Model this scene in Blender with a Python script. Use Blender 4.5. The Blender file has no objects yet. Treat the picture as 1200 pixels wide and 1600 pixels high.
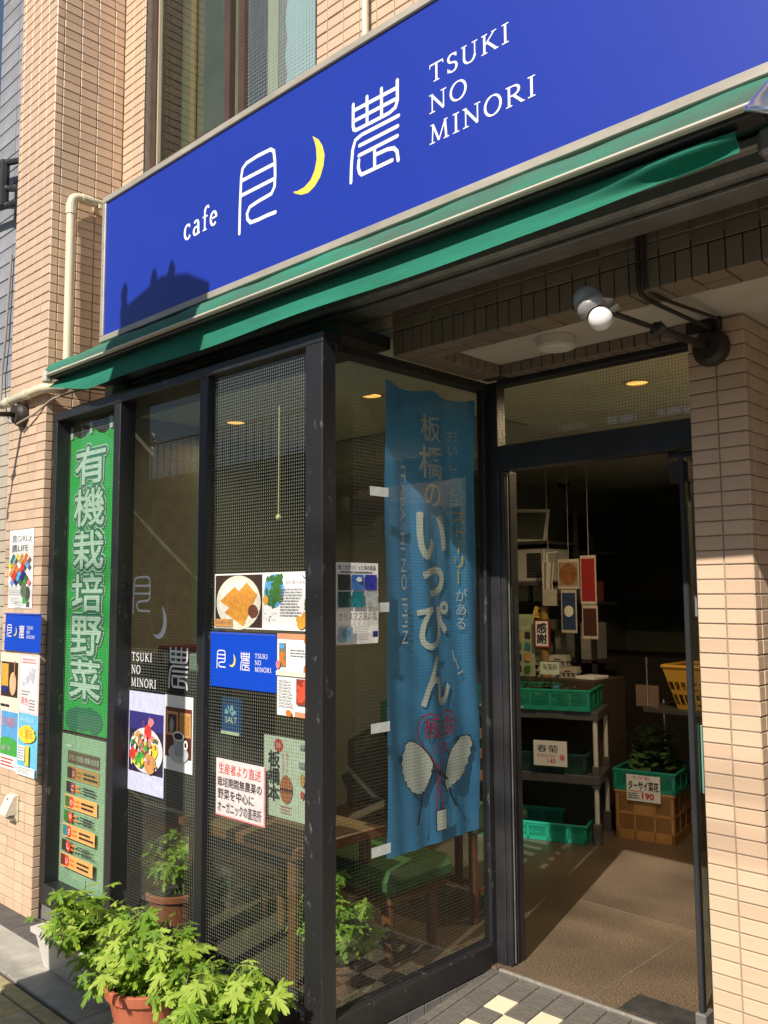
import bpy, math, random
from mathutils import Matrix, Vector
random.seed(7)
scene = bpy.context.scene
COL = scene.collection
PI = math.pi

# ---------------------------------------------------------------- camera
YAW, PIT, ROL = math.radians(43.776), math.radians(5.289), math.radians(-0.336)
fwd = Vector((-math.sin(YAW)*math.cos(PIT), math.cos(YAW)*math.cos(PIT), math.sin(PIT)))
rgt = Vector((math.cos(YAW), math.sin(YAW), 0))
upv = rgt.cross(fwd)
r2 = rgt*math.cos(ROL) + upv*math.sin(ROL)
u2 = r2.cross(fwd)
CAM = Vector((0, 0, 1.5))
cd = bpy.data.cameras.new('camera')
cd.sensor_fit = 'VERTICAL'; cd.sensor_height = 36; cd.sensor_width = 27
cd.lens = 1368.96/1600*36
cd.clip_start = .05; cd.clip_end = 500
cam = bpy.data.objects.new('camera', cd)
COL.objects.link(cam)
cam.matrix_world = Matrix(((r2.x, u2.x, -fwd.x, CAM.x), (r2.y, u2.y, -fwd.y, CAM.y), (r2.z, u2.z, -fwd.z, CAM.z), (0, 0, 0, 1)))
scene.camera = cam

# ---------------------------------------------------------------- light
LDIR = Vector((-.28, 1, -.88)).normalized()
w = bpy.data.worlds.new('World'); scene.world = w; w.use_nodes = True
nt = w.node_tree; bg = nt.nodes['Background']
sky = nt.nodes.new('ShaderNodeTexSky'); sky.sky_type = 'NISHITA'; sky.sun_disc = False
sky.sun_elevation = math.asin(-LDIR.z); sky.sun_rotation = math.atan2(-LDIR.x, -LDIR.y)
sky.air_density = 1.0; sky.dust_density = 1.0
nt.links.new(sky.outputs[0], bg.inputs[0]); bg.inputs[1].default_value = .066
sd = bpy.data.lights.new('sun', 'SUN'); sd.energy = 4.6; sd.angle = math.radians(.53); sd.color = (1, .93, .82)
so = bpy.data.objects.new('sun', sd); COL.objects.link(so)
so.rotation_euler = LDIR.to_track_quat('-Z', 'Y').to_euler()
so.location = (3, -12, 12)
vs = scene.view_settings
vs.view_transform = 'Standard'; vs.look = 'None'; vs.exposure = .5; vs.gamma = 1; vs.use_curve_mapping = False
scene.cycles.use_denoising = True
scene.cycles.max_bounces = 10; scene.cycles.transparent_max_bounces = 16
scene.cycles.sample_clamp_indirect = 6
scene.cycles.caustics_reflective = True; scene.cycles.blur_glossy = 1.0; scene.cycles.caustics_refractive = False

# ---------------------------------------------------------------- materials
MATS = {}
def lin(r, g, b):
    f = lambda c: (c/255/12.92) if c/255 <= .04045 else ((c/255+.055)/1.055)**2.4
    return (f(r), f(g), f(b))
def M(name, col, rough=.6, metal=0, var=0, vscale=8, bump=0, bscale=80, rand=0, spec=.5, col2=None, emit=0, trans=0, stretch=None):
    if name in MATS: return MATS[name]
    m = bpy.data.materials.new(name); m.use_nodes = True
    n = m.node_tree.nodes; l = m.node_tree.links; b = n['Principled BSDF']
    b.inputs['Base Color'].default_value = (*col, 1); b.inputs['Roughness'].default_value = rough
    b.inputs['Metallic'].default_value = metal; b.inputs['Specular IOR Level'].default_value = spec
    if emit:
        b.inputs['Emission Color'].default_value = (*col, 1); b.inputs['Emission Strength'].default_value = emit
    out = None
    tc = None
    if var or bump:
        tc = n.new('ShaderNodeTexCoord'); vec = tc.outputs['Object']
        if stretch:
            mp = n.new('ShaderNodeMapping'); mp.inputs['Scale'].default_value = stretch; l.new(vec, mp.inputs[0]); vec = mp.outputs[0]
    if var:
        nz = n.new('ShaderNodeTexNoise'); nz.inputs['Scale'].default_value = vscale; nz.inputs['Detail'].default_value = 6
        nz.inputs['Roughness'].default_value = .65
        l.new(vec, nz.inputs['Vector'])
        cr = n.new('ShaderNodeValToRGB'); cr.color_ramp.elements[0].position = .35; cr.color_ramp.elements[1].position = .68
        c2 = col2 or tuple(max(0, c*(1-var)) for c in col)
        cr.color_ramp.elements[0].color = (*c2, 1); cr.color_ramp.elements[1].color = (*col, 1)
        l.new(nz.outputs['Fac'], cr.inputs[0]); out = cr.outputs[0]
    if rand:
        oi = n.new('ShaderNodeObjectInfo'); mr = n.new('ShaderNodeMapRange')
        mr.inputs[3].default_value = 1-rand; mr.inputs[4].default_value = 1+rand
        l.new(oi.outputs['Random'], mr.inputs[0])
        mx = n.new('ShaderNodeMix'); mx.data_type = 'RGBA'; mx.blend_type = 'MULTIPLY'; mx.inputs[0].default_value = 1
        if out: l.new(out, mx.inputs[6])
        else: mx.inputs[6].default_value = (*col, 1)
        l.new(mr.outputs[0], mx.inputs[7]); out = mx.outputs[2]
    if out: l.new(out, b.inputs['Base Color'])
    if bump:
        nb = n.new('ShaderNodeTexNoise'); nb.inputs['Scale'].default_value = bscale; nb.inputs['Detail'].default_value = 4
        l.new(vec, nb.inputs['Vector']); bp = n.new('ShaderNodeBump'); bp.inputs['Strength'].default_value = bump; bp.inputs['Distance'].default_value = .004
        l.new(nb.outputs['Fac'], bp.inputs['Height']); l.new(bp.outputs[0], b.inputs['Normal'])
    if trans:
        tr = n.new('ShaderNodeBsdfTranslucent'); tr.inputs[0].default_value = (*col, 1)
        if out: l.new(out, tr.inputs[0])
        ms = n.new('ShaderNodeMixShader'); ms.inputs[0].default_value = trans
        l.new(b.outputs[0], ms.inputs[1]); l.new(tr.outputs[0], ms.inputs[2]); l.new(ms.outputs[0], n['Material Output'].inputs[0])
    MATS[name] = m
    return m
def glass(name, u=None, v=None, pitch=.0125, wire=.0011, tint=(.86, .9, .86), wcol=(.42, .42, .38), dash=False):
    """thin pane: transparent + fresnel mirror, optional embedded wire net along object axes u, v"""
    if name in MATS: return MATS[name]
    m = bpy.data.materials.new(name); m.use_nodes = True; n = m.node_tree.nodes; l = m.node_tree.links
    n.remove(n['Principled BSDF'])
    tr = n.new('ShaderNodeBsdfTransparent'); tr.inputs[0].default_value = (*tint, 1)
    gl = n.new('ShaderNodeBsdfGlossy'); gl.inputs['Roughness'].default_value = .01; gl.inputs[0].default_value = (.95, .97, 1, 1)
    lw = n.new('ShaderNodeLayerWeight'); lw.inputs[0].default_value = .5
    pw = n.new('ShaderNodeMath'); pw.operation = 'POWER'; pw.inputs[1].default_value = 4.5; l.new(lw.outputs['Facing'], pw.inputs[0])
    fr = n.new('ShaderNodeMath'); fr.operation = 'MULTIPLY_ADD'; fr.inputs[1].default_value = .80; fr.inputs[2].default_value = .055; l.new(pw.outputs[0], fr.inputs[0])
    mx = n.new('ShaderNodeMixShader'); l.new(fr.outputs[0], mx.inputs[0]); l.new(tr.outputs[0], mx.inputs[1]); l.new(gl.outputs[0], mx.inputs[2])
    res = mx.outputs[0]
    if u:
        tc = n.new('ShaderNodeTexCoord'); sp = n.new('ShaderNodeSeparateXYZ'); l.new(tc.outputs['Object'], sp.inputs[0])
        def line(ax, wd):
            a = n.new('ShaderNodeMath'); a.operation = 'MULTIPLY'; a.inputs[1].default_value = 1/pitch; l.new(sp.outputs['XYZ'.index(ax)], a.inputs[0])
            f = n.new('ShaderNodeMath'); f.operation = 'FRACT'; l.new(a.outputs[0], f.inputs[0])
            c = n.new('ShaderNodeMath'); c.operation = 'LESS_THAN'; c.inputs[1].default_value = wd/pitch; l.new(f.outputs[0], c.inputs[0]); return c.outputs[0], f.outputs[0]
        lu, fu = line(u, wire); lv, fv = line(v, wire)
        mxm = n.new('ShaderNodeMath'); mxm.operation = 'MAXIMUM'; l.new(lu, mxm.inputs[0]); l.new(lv, mxm.inputs[1])
        df = n.new('ShaderNodeBsdfDiffuse'); df.inputs[0].default_value = (*wcol, 1)
        ad = df.outputs[0]
        m2 = n.new('ShaderNodeMixShader'); l.new(mxm.outputs[0], m2.inputs[0]); l.new(res, m2.inputs[1]); l.new(ad, m2.inputs[2]); res = m2.outputs[0]
        if dash:   # short pale dashes: sunlight on the wire segments put into the colour
            k1 = n.new('ShaderNodeMath'); k1.operation = 'LESS_THAN'; k1.inputs[1].default_value = .45; l.new(fv, k1.inputs[0])
            k2 = n.new('ShaderNodeMath'); k2.operation = 'LESS_THAN'; k2.inputs[1].default_value = .13; l.new(fu, k2.inputs[0])
            k = n.new('ShaderNodeMath'); k.operation = 'MULTIPLY'; l.new(k1.outputs[0], k.inputs[0]); l.new(k2.outputs[0], k.inputs[1])
            d2 = n.new('ShaderNodeBsdfDiffuse'); d2.inputs[0].default_value = (.34, .35, .30, 1)
            m3 = n.new('ShaderNodeMixShader'); l.new(k.outputs[0], m3.inputs[0]); l.new(res, m3.inputs[1]); l.new(d2.outputs[0], m3.inputs[2]); res = m3.outputs[0]
    l.new(res, n['Material Output'].inputs[0]); MATS[name] = m
    return m

CREAM = M('cream_glazed_tile', (.65, .465, .325), .42, var=.16, vscale=2.2, rand=.09, bump=.15, bscale=140)
MORTAR = M('mortar', (.34, .27, .205), .9, var=.3, vscale=20)
BLACK = M('black_painted_steel', (.014, .014, .016), .38, var=1, vscale=5, col2=(.03, .03, .033), bump=.2, bscale=50)
def scuffed():
    m = M('scuffed_black_steel', (.016, .016, .018), .42, bump=.2, bscale=60)
    n = m.node_tree.nodes; l = m.node_tree.links; b = n['Principled BSDF']
    tc = n.new('ShaderNodeTexCoord'); mp = n.new('ShaderNodeMapping'); mp.inputs['Scale'].default_value = (1, 1, .45); l.new(tc.outputs['Object'], mp.inputs[0])
    nz = n.new('ShaderNodeTexNoise'); nz.inputs['Scale'].default_value = 22; nz.inputs['Detail'].default_value = 9; nz.inputs['Roughness'].default_value = .72; l.new(mp.outputs[0], nz.inputs['Vector'])
    cr = n.new('ShaderNodeValToRGB'); cr.color_ramp.elements[0].position = .60; cr.color_ramp.elements[1].position = .72
    cr.color_ramp.elements[0].color = (.016, .016, .018, 1); cr.color_ramp.elements[1].color = (.17, .165, .155, 1)
    l.new(nz.outputs['Fac'], cr.inputs[0]); l.new(cr.outputs[0], b.inputs['Base Color'])
    return m
SCUFF = scuffed()
WHITE = M('white_paint', (.8, .8, .78), .5)
PAPER = M('white_paper', (.78, .78, .76), .7, var=.05, vscale=6)
INK = M('black_ink', (.012, .012, .014), .6)
GREYINK = M('grey_ink', (.22, .22, .23), .7)
RED = M('red_ink', (.62, .05, .05), .6)
SIGNBLUE = M('sign_blue', (.011, .034, .335), .40, var=.06, vscale=2)
CARDBLUE = M('card_blue', (.006, .058, .50), .3)
SIGNWHITE = M('sign_white_vinyl', (.85, .84, .86), .4)
MOONY = M('moon_yellow', (.85, .62, .09), .4)
ALU = M('weathered_aluminium', (.50, .455, .375), .45, metal=.25, var=.3, vscale=9, stretch=(.4, 1, 1))
ALUD = M('dull_aluminium', (.30, .29, .27), .45, metal=.5, var=.3, vscale=12)
BEIGEPIPE = M('ivory_plastic', (.72, .64, .46), .4, var=.12, vscale=5)
PLASTER = M('soffit_plaster', (.56, .50, .41), .9, var=.15, vscale=4, bump=.3, bscale=200)

# ---------------------------------------------------------------- mesh helpers
class MB:
    def __init__(s): s.v = []; s.f = []; s.smooth = False
    def quad(s, a, b, c, d):
        i = len(s.v); s.v += [tuple(a), tuple(b), tuple(c), tuple(d)]; s.f.append((i, i+1, i+2, i+3)); return s
    def poly(s, pts):
        i = len(s.v); s.v += [tuple(p) for p in pts]; s.f.append(tuple(range(i, i+len(pts)))); return s
    def box(s, x0, x1, y0, y1, z0, z1, bev=0, mtx=None):
        if bev <= 0:
            p = [(x0, y0, z0), (x1, y0, z0), (x1, y1, z0), (x0, y1, z0), (x0, y0, z1), (x1, y0, z1), (x1, y1, z1), (x0, y1, z1)]
            F = [(0, 3, 2, 1), (4, 5, 6, 7), (0, 1, 5, 4), (1, 2, 6, 5), (2, 3, 7, 6), (3, 0, 4, 7)]
        else:
            b = min(bev, (x1-x0)/2.2, (y1-y0)/2.2, (z1-z0)/2.2); p = []; F = []
            xs = (x0, x1); ys = (y0, y1); zs = (z0, z1); idx = {}
            for ix in (0, 1):
                for iy in (0, 1):
                    for iz in (0, 1):
                        sx = b if ix == 0 else -b; sy = b if iy == 0 else -b; sz = b if iz == 0 else -b
                        for ax in range(3):
                            q = [xs[ix], ys[iy], zs[iz]]
                            if ax != 0: q[0] += sx
                            if ax != 1: q[1] += sy
                            if ax != 2: q[2] += sz
                            idx[(ix, iy, iz, ax)] = len(p); p.append(tuple(q))
            g = lambda *k: idx[k]
            for a in range(3):
                o = [k for k in range(3) if k != a]
                for side in (0, 1):
                    loop = []
                    for (u, v) in ((0, 0), (1, 0), (1, 1), (0, 1)):
                        k = [0, 0, 0]; k[a] = side; k[o[0]] = u; k[o[1]] = v; loop.append(g(*k, a))
                    F.append(tuple(loop))
                for u in (0, 1):
                    for v in (0, 1):
                        k0 = [0, 0, 0]; k1 = [0, 0, 0]; k0[a] = 0; k1[a] = 1
                        for kk in (k0, k1): kk[o[0]] = u; kk[o[1]] = v
                        F.append((g(*k0, o[0]), g(*k1, o[0]), g(*k1, o[1]), g(*k0, o[1])))
            for ix in (0, 1):
                for iy in (0, 1):
                    for iz in (0, 1): F.append((g(ix, iy, iz, 0), g(ix, iy, iz, 1), g(ix, iy, iz, 2)))
        i = len(s.v)
        if mtx is not None: p = [tuple(mtx @ Vector(q)) for q in p]
        s.v += p; s.f += [tuple(i+k for k in f) for f in F]; return s
    def tube(s, path, r, n=10, cap=True):
        P = [Vector(p) for p in path]; rs = r if isinstance(r, (list, tuple)) else [r]*len(P)
        i0 = len(s.v); t0 = (P[1]-P[0]).normalized(); nrm = t0.orthogonal().normalized()
        for k, p in enumerate(P):
            t = (P[min(k+1, len(P)-1)]-P[max(k-1, 0)]).normalized()
            nrm = (nrm-t*nrm.dot(t)).normalized(); bn = t.cross(nrm)
            for j in range(n):
                a = 2*PI*j/n; s.v.append(tuple(p+(nrm*math.cos(a)+bn*math.sin(a))*rs[k]))
        for k in range(len(P)-1):
            for j in range(n):
                a = i0+k*n+j; b = i0+k*n+(j+1) % n; s.f.append((a, b, b+n, a+n))
        if cap:
            s.f.append(tuple(i0+j for j in reversed(range(n)))); e = i0+(len(P)-1)*n; s.f.append(tuple(e+j for j in range(n)))
        return s
    def lathe(s, prof, mtx=Matrix(), n=24):
        i0 = len(s.v)
        for (r, z) in prof:
            for j in range(n):
                a = 2*PI*j/n; s.v.append(tuple(mtx @ Vector((r*math.cos(a), r*math.sin(a), z))))
        for k in range(len(prof)-1):
            for j in range(n):
                a = i0+k*n+j; b = i0+k*n+(j+1) % n; s.f.append((a, b, b+n, a+n))
        return s
    def grid(s, fn, nu, nv, closed=False):
        i0 = len(s.v)
        for a in range(nu+1):
            for b in range(nv+1): s.v.append(tuple(fn(a/nu, b/nv)))
        for a in range(nu):
            for b in range(nv):
                k = i0+a*(nv+1)+b; s.f.append((k, k+nv+1, k+nv+2, k+1))
        return s
    def prism(s, pts, a, b):
        """pts in 3D, extruded by vector from a to b offset"""
        n = len(pts); i = len(s.v); A = Vector(a); B = Vector(b)
        s.v += [tuple(Vector(p)+A) for p in pts]+[tuple(Vector(p)+B) for p in pts]
        s.f.append(tuple(range(i+n-1, i-1, -1))); s.f.append(tuple(range(i+n, i+2*n)))
        for k in range(n): s.f.append((i+k, i+(k+1) % n, i+n+(k+1) % n, i+n+k))
        return s
    def stroke(s, pts, wd, z, round_end=True):
        """flat ribbon in XY at height z; wd number or list"""
        P = [Vector((p[0], p[1], 0)) for p in pts]; W = wd if isinstance(wd, (list, tuple)) else [wd]*len(P)
        i0 = len(s.v)
        for k, p in enumerate(P):
            ta = (P[k]-P[k-1]).normalized() if k else None; tb = (P[k+1]-P[k]).normalized() if k < len(P)-1 else None
            t = ta if tb is None else tb if ta is None else (ta+tb)
            if t.length < 1e-6: t = tb
            t.normalize(); n_ = Vector((-t.y, t.x, 0)); sc = 1
            if ta and tb: sc = 1/max(.5, n_.dot(Vector((-tb.y, tb.x, 0))))
            s.v.append(tuple(p+n_*W[k]/2*sc+Vector((0, 0, z)))); s.v.append(tuple(p-n_*W[k]/2*sc+Vector((0, 0, z))))
        for k in range(len(P)-1):
            a = i0+2*k; s.f.append((a+1, a+3, a+2, a))
        if round_end:
            for p, ww in ((P[0], W[0]), (P[-1], W[-1])):
                s.poly([(p.x+ww/2*math.cos(2*PI*j/8), p.y+ww/2*math.sin(2*PI*j/8), z+.00004) for j in range(8)])
        return s
    def disc(s, cx, cy, rx, ry, z, n=20, jit=0, a0=0):
        s.poly([(cx+rx*(1+random.uniform(-jit, jit))*math.cos(a0+2*PI*j/n), cy+ry*(1+random.uniform(-jit, jit))*math.sin(a0+2*PI*j/n), z) for j in range(n)]); return s
    def mesh(s, name, loc=(0, 0, 0), smooth=False):
        m = bpy.data.meshes.new(name); L = Vector(loc)
        m.from_pydata([tuple(Vector(p)-L) for p in s.v] if L.length else s.v, [], s.f)
        if smooth: m.polygons.foreach_set('use_smooth', [True]*len(m.polygons))
        m.update(); return m
def link(name, me, mat, parent=None, loc=(0, 0, 0), rot=(0, 0, 0)):
    o = bpy.data.objects.new(name, me)
    if mat and me and not me.materials: me.materials.append(mat)
    COL.objects.link(o); o.parent = parent; o.location = loc; o.rotation_euler = rot
    return o
def tag(o, label=None, cat=None, group=None, kind=None):
    if label: o['label'] = label
    if cat: o['category'] = cat
    if group: o['group'] = group
    if kind: o['kind'] = kind
    return o
class Thing:
    """Empty at the base; part() takes world coordinates when the root is unrotated"""
    def __init__(s, name, label, cat, loc, rot=(0, 0, 0), group=None):
        s.o = bpy.data.objects.new(name, None); s.o.empty_display_size = .05; COL.objects.link(s.o)
        s.o.location = loc; s.o.rotation_euler = rot; s.loc = Vector(loc) if tuple(rot) == (0, 0, 0) else Vector((0, 0, 0)); tag(s.o, label, cat, group)
    def part(s, name, mb, mat, parent=None, smooth=False):
        return link(name, mb.mesh(name, s.loc, smooth), mat, parent or s.o)
def struct(name, mb, mat, parent=None):
    o = link(name, mb.mesh(name), mat, parent)
    if not parent: o['kind'] = 'structure'
    return o
def solo(name, mb, mat, label, cat, loc, group=None, smooth=False):
    o = link(name, mb.mesh(name, loc, smooth), mat, None, loc); return tag(o, label, cat, group)

# text ------------------------------------------------------------
TCACHE = {}
def text_data(body, bold=0, spacing=1.0):
    k = (body, bold, spacing)
    if k not in TCACHE:
        c = bpy.data.curves.new('lettering', 'FONT'); c.body = body; c.size = 1; c.offset = bold; c.align_x = 'CENTER'; c.space_line = spacing
        c.resolution_u = 3
        o = bpy.data.objects.new('lettering_source', c); COL.objects.link(o)
        dg = bpy.context.evaluated_depsgraph_get(); me = bpy.data.meshes.new_from_object(o.evaluated_get(dg))
        V = [tuple(v.co) for v in me.vertices]; F = [tuple(p.vertices) for p in me.polygons]
        bpy.data.objects.remove(o); bpy.data.curves.remove(c); bpy.data.meshes.remove(me)
        xs = [v[0] for v in V]; ys = [v[1] for v in V]
        TCACHE[k] = (V, F, min(xs), max(xs), min(ys), max(ys))
    return TCACHE[k]
class Panel(Thing):
    """a flat thing: local x right, y up, z towards the viewer"""
    FRONT = (PI/2, 0, 0); SIDE = (PI/2, 0, PI/2)
    def __init__(s, name, label, cat, loc, rot, group=None, step=.0007):
        super().__init__(name, label, cat, loc, rot, group); s.z = 0; s.step = step
    def up(s): s.z += s.step; return s.z
    def rect(s, name, x0, y0, x1, y1, mat, parent=None):
        z = s.up(); return link(name, MB().quad((x0, y0, z), (x1, y0, z), (x1, y1, z), (x0, y1, z)).mesh(name), mat, parent or s.o)
    def sheet(s, name, w, h, mat, th=.0012, curl=0):
        mb = MB().box(0, w, 0, h, 0, th) if not curl else MB().grid(lambda u, v: (u*w, v*h, th+curl*(max(0, .5-u)*2)**2*(1-v)+curl*.3*math.sin(u*5)), 8, 8)
        s.z = th; return link(name, mb.mesh(name), mat, s.o)
    def mb(s, name, mb, mat, parent=None): return link(name, mb.mesh(name), mat, parent or s.o)
    def text(s, body, x0, y0, x1, y1, mat, vertical=False, bold=0, name='lettering', spacing=1.0, parent=None, z=None, dil=0):
        if vertical: body = '\n'.join(body)
        V, F, a, b, c, d = text_data(body, bold, spacing); z = s.up() if z is None else z
        m = bpy.data.meshes.new(name); base = [(x0+(v[0]-a)/(b-a)*(x1-x0), y0+(v[1]-c)/(d-c)*(y1-y0)) for v in V]
        offs = [(0, 0)]
        if dil:      # thicken the strokes: copies shifted round a small circle
            nd = 10 if dil > .006 else 6; offs += [(dil*math.cos(2*PI*k/nd), dil*math.sin(2*PI*k/nd)) for k in range(nd)]
        VV = []; FF = []
        for k, (ox, oy) in enumerate(offs):
            i = len(VV); VV += [(q[0]+ox, q[1]+oy, z+k*.000012) for q in base]; FF += [tuple(i+q for q in f) for f in F]
        m.from_pydata(VV, [], FF); m.update()
        return link(name, m, mat, parent or s.o)
    def lines(s, x0, y0, x1, y1, n, mat, fill=.45, name='small_print', parent=None):
        z = s.up(); mb = MB(); p = (y1-y0)/n
        for k in range(n):
            y = y1-(k+.5)*p; x = x0; end = x0+(x1-x0)*random.uniform(.75, 1)
            while x < end:
                wd = min(random.uniform(.6, 2.5)*p, end-x); mb.quad((x, y-p*fill/2, z), (x+wd, y-p*fill/2, z), (x+wd, y+p*fill/2, z), (x, y+p*fill/2, z)); x += wd+p*.25
        return link(name, mb.mesh(name), mat, parent or s.o)
    def disc(s, name, cx, cy, rx, ry, mat, n=22, jit=0, parent=None):
        return link(name, MB().disc(cx, cy, rx, ry, s.up(), n, jit).mesh(name), mat, parent or s.o)
    def blobs(s, name, x0, y0, x1, y1, k, r, mat, jit=.2, parent=None):
        mb = MB(); z = s.up()
        for i in range(k): mb.disc(random.uniform(x0+r, x1-r), random.uniform(y0+r, y1-r), r*random.uniform(.6, 1.2), r*random.uniform(.6, 1.2), z+i*.00002, 10, jit)
        o = link(name, mb.mesh(name), mat, parent or s.o); o['kind'] = 'stuff'; return o

# logo strokes in metres, measured on the big sign (x, z)
LOGO = {
'tsuki': [[(-2.701, 2.907), (-2.699, 3.014), (-2.692, 3.136), (-2.684, 3.166), (-2.659, 3.180), (-2.588, 3.184), (-2.51, 3.181), (-2.491, 3.167), (-2.484, 3.126), (-2.482, 3.069), (-2.485, 3.026), (-2.504, 3.004), (-2.586, 3.0), (-2.636, 2.994), (-2.653, 2.973), (-2.65, 2.95), (-2.63, 2.930), (-2.585, 2.927), (-2.527, 2.927), (-2.479, 2.924)], [(-2.688, 3.118), (-2.484, 3.116)], [(-2.690, 3.058), (-2.484, 3.057)]],
'moon': [(-2.271, 3.143), (-2.238, 3.118), (-2.217, 3.086), (-2.206, 3.05), (-2.212, 3.011), (-2.229, 2.975), (-2.259, 2.95), (-2.293, 2.938), (-2.333, 2.943), (-2.364, 2.958), (-2.378, 2.969), (-2.351, 2.964), (-2.315, 2.966), (-2.281, 2.981), (-2.259, 3.01), (-2.248, 3.047), (-2.251, 3.09), (-2.259, 3.117)],
'nou': [[(-2.06, 3.176), (-2.061, 3.1), (-2.057, 3.085), (-2.045, 3.079), (-1.965, 3.078), (-1.891, 3.078), (-1.862, 3.086), (-1.853, 3.107), (-1.853, 3.176)], [(-2.056, 3.153), (-1.856, 3.151)], [(-2.056, 3.115), (-1.856, 3.114)], [(-1.993, 3.177), (-1.993, 3.080)], [(-1.925, 3.177), (-1.925, 3.080)], [(-1.848, 3.052), (-1.935, 3.052), (-2.019, 3.052), (-2.05, 3.044), (-2.063, 3.015), (-2.07, 2.955), (-2.072, 2.901)], [(-2.03, 3.017), (-1.852, 3.018)], [(-2.033, 2.983), (-1.854, 2.985)], [(-1.958, 2.983), (-1.958, 2.912)], [(-1.955, 2.957), (-1.899, 2.956), (-1.87, 2.949), (-1.856, 2.933), (-1.851, 2.901)], [(-2.033, 2.967), (-2.036, 2.943), (-2.029, 2.92), (-2.019, 2.911), (-1.959, 2.911), (-1.878, 2.911)]]}
def logo_strokes(which, fx, fy, wd, z):
    mb = MB()
    for k, st in enumerate(LOGO[which]): mb.stroke([(fx(p[0]), fy(p[1])) for p in st], wd, z+k*.00003)
    return mb
# serif capitals, cap height 1: (strokes, advance width)
A_, T_ = .135, .085     # thick, thin
def arc(cx, cy, rx, ry, a0, a1, n=14): return [(cx+rx*math.cos(math.radians(a0+(a1-a0)*k/n)), cy+ry*math.sin(math.radians(a0+(a1-a0)*k/n))) for k in range(n+1)]
def ser(x, y, w=.28): return ([(x-w/2, y), (x+w/2, y)], .055)
def ring_w(pts, lo=.07, hi=.14): 
    out = []
    for k in range(len(pts)):
        a = pts[max(0, k-1)]; b = pts[min(len(pts)-1, k+1)]; d = math.hypot(b[0]-a[0], b[1]-a[1]) or 1
        out.append(lo+(hi-lo)*abs(b[1]-a[1])/d)
    return out
def R_(pts): return (pts, ring_w(pts))
SERIF = {
'T': ([([(.38, .03), (.38, .96)], A_), ([(.02, .95), (.74, .95)], .085), ser(.38, .03, .32), ([(.035, .95), (.02, .78)], .05), ([(.725, .95), (.74, .78)], .05)], .78),
'S': ([R_(arc(.33, .73, .21, .22, 25, 270)+arc(.33, .26, .22, .24, 90, -155)), ([(.52, .98), (.53, .76)], .05), ([(.1, .03), (.09, .26)], .05)], .66),
'U': ([([(.16, .96), (.16, .36)], A_), R_([(.16, .38)]+arc(.43, .33, .27, .31, 180, 360)), ([(.70, .33), (.70, .96)], .075), ser(.16, .97), ser(.70, .97)], .90),
'K': ([([(.16, .02), (.16, .98)], A_), ([(.2, .46), (.62, .95)], .075), ([(.3, .56), (.72, .04)], .13), ser(.16, .03), ser(.16, .97), ser(.63, .97, .24), ser(.74, .03, .2)], .88),
'I': ([([(.17, .02), (.17, .98)], A_), ser(.17, .03, .32), ser(.17, .97, .32)], .38),
'N': ([([(.15, .02), (.15, .95)], .075), ([(.12, .95), (.72, .03)], .14), ([(.72, .02), (.72, .98)], .075), ser(.15, .03), ser(.72, .97), ser(.10, .97, .2)], .90),
'O': ([R_(arc(.42, .5, .36, .48, 0, 360, 32))], .88),
'M': ([([(.14, .02), (.18, .96)], .075), ([(.18, .96), (.48, .06)], .125), ([(.48, .06), (.80, .96)], .075), ([(.80, .96), (.86, .02)], .135), ser(.14, .03), ser(.86, .03), ser(.14, .97, .18), ser(.84, .97, .18)], 1.06),
'R': ([([(.16, .02), (.16, .98)], A_), R_([(.16, .95), (.36, .95)]+arc(.36, .73, .24, .22, 85, -85)+[(.36, .50), (.16, .50)]), ([(.36, .5), (.74, .04)], .13), ser(.16, .03), ser(.13, .97, .22), ser(.76, .03, .18)], .86),
'c': ([R_(arc(.30, .31, .24, .30, 45, 325)), ([(.47, .50), (.46, .47)], .11)], .62),
'a': ([R_(arc(.27, .42, .17, .18, 150, 0)+[(.44, .1)]), R_(arc(.26, .18, .19, .165, 30, 330)), ([(.44, .1), (.46, .04), (.56, .05)], .08), ([(.44, .5), (.44, .12)], .11)], .64),
'f': ([([(.2, .02), (.2, .72)], .11), R_(arc(.40, .74, .20, .22, 180, 60)), ([(.5, .91), (.5, .86)], .10), ([(.03, .57), (.42, .57)], .07), ser(.2, .03, .32)], .48),
'e': ([R_([(.08, .34), (.50, .36)]+arc(.29, .33, .22, .27, 10, 318))], .62),
}
def serif_text(body, x0, y0, x1, h, z):
    adv = sum(SERIF[c][1]+.12 for c in body)-.12; sx = (x1-x0)/adv; mb = MB(); x = 0; k = 0
    for c in body:
        for pts, wd in SERIF[c][0]:
            W = [q*h for q in wd] if isinstance(wd, list) else wd*h
            mb.stroke([(x0+(x+p[0])*sx, y0+p[1]*h) for p in pts], W, z+k*.00003, round_end=False); k += 1
        x += SERIF[c][1]+.12
    return mb

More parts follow.
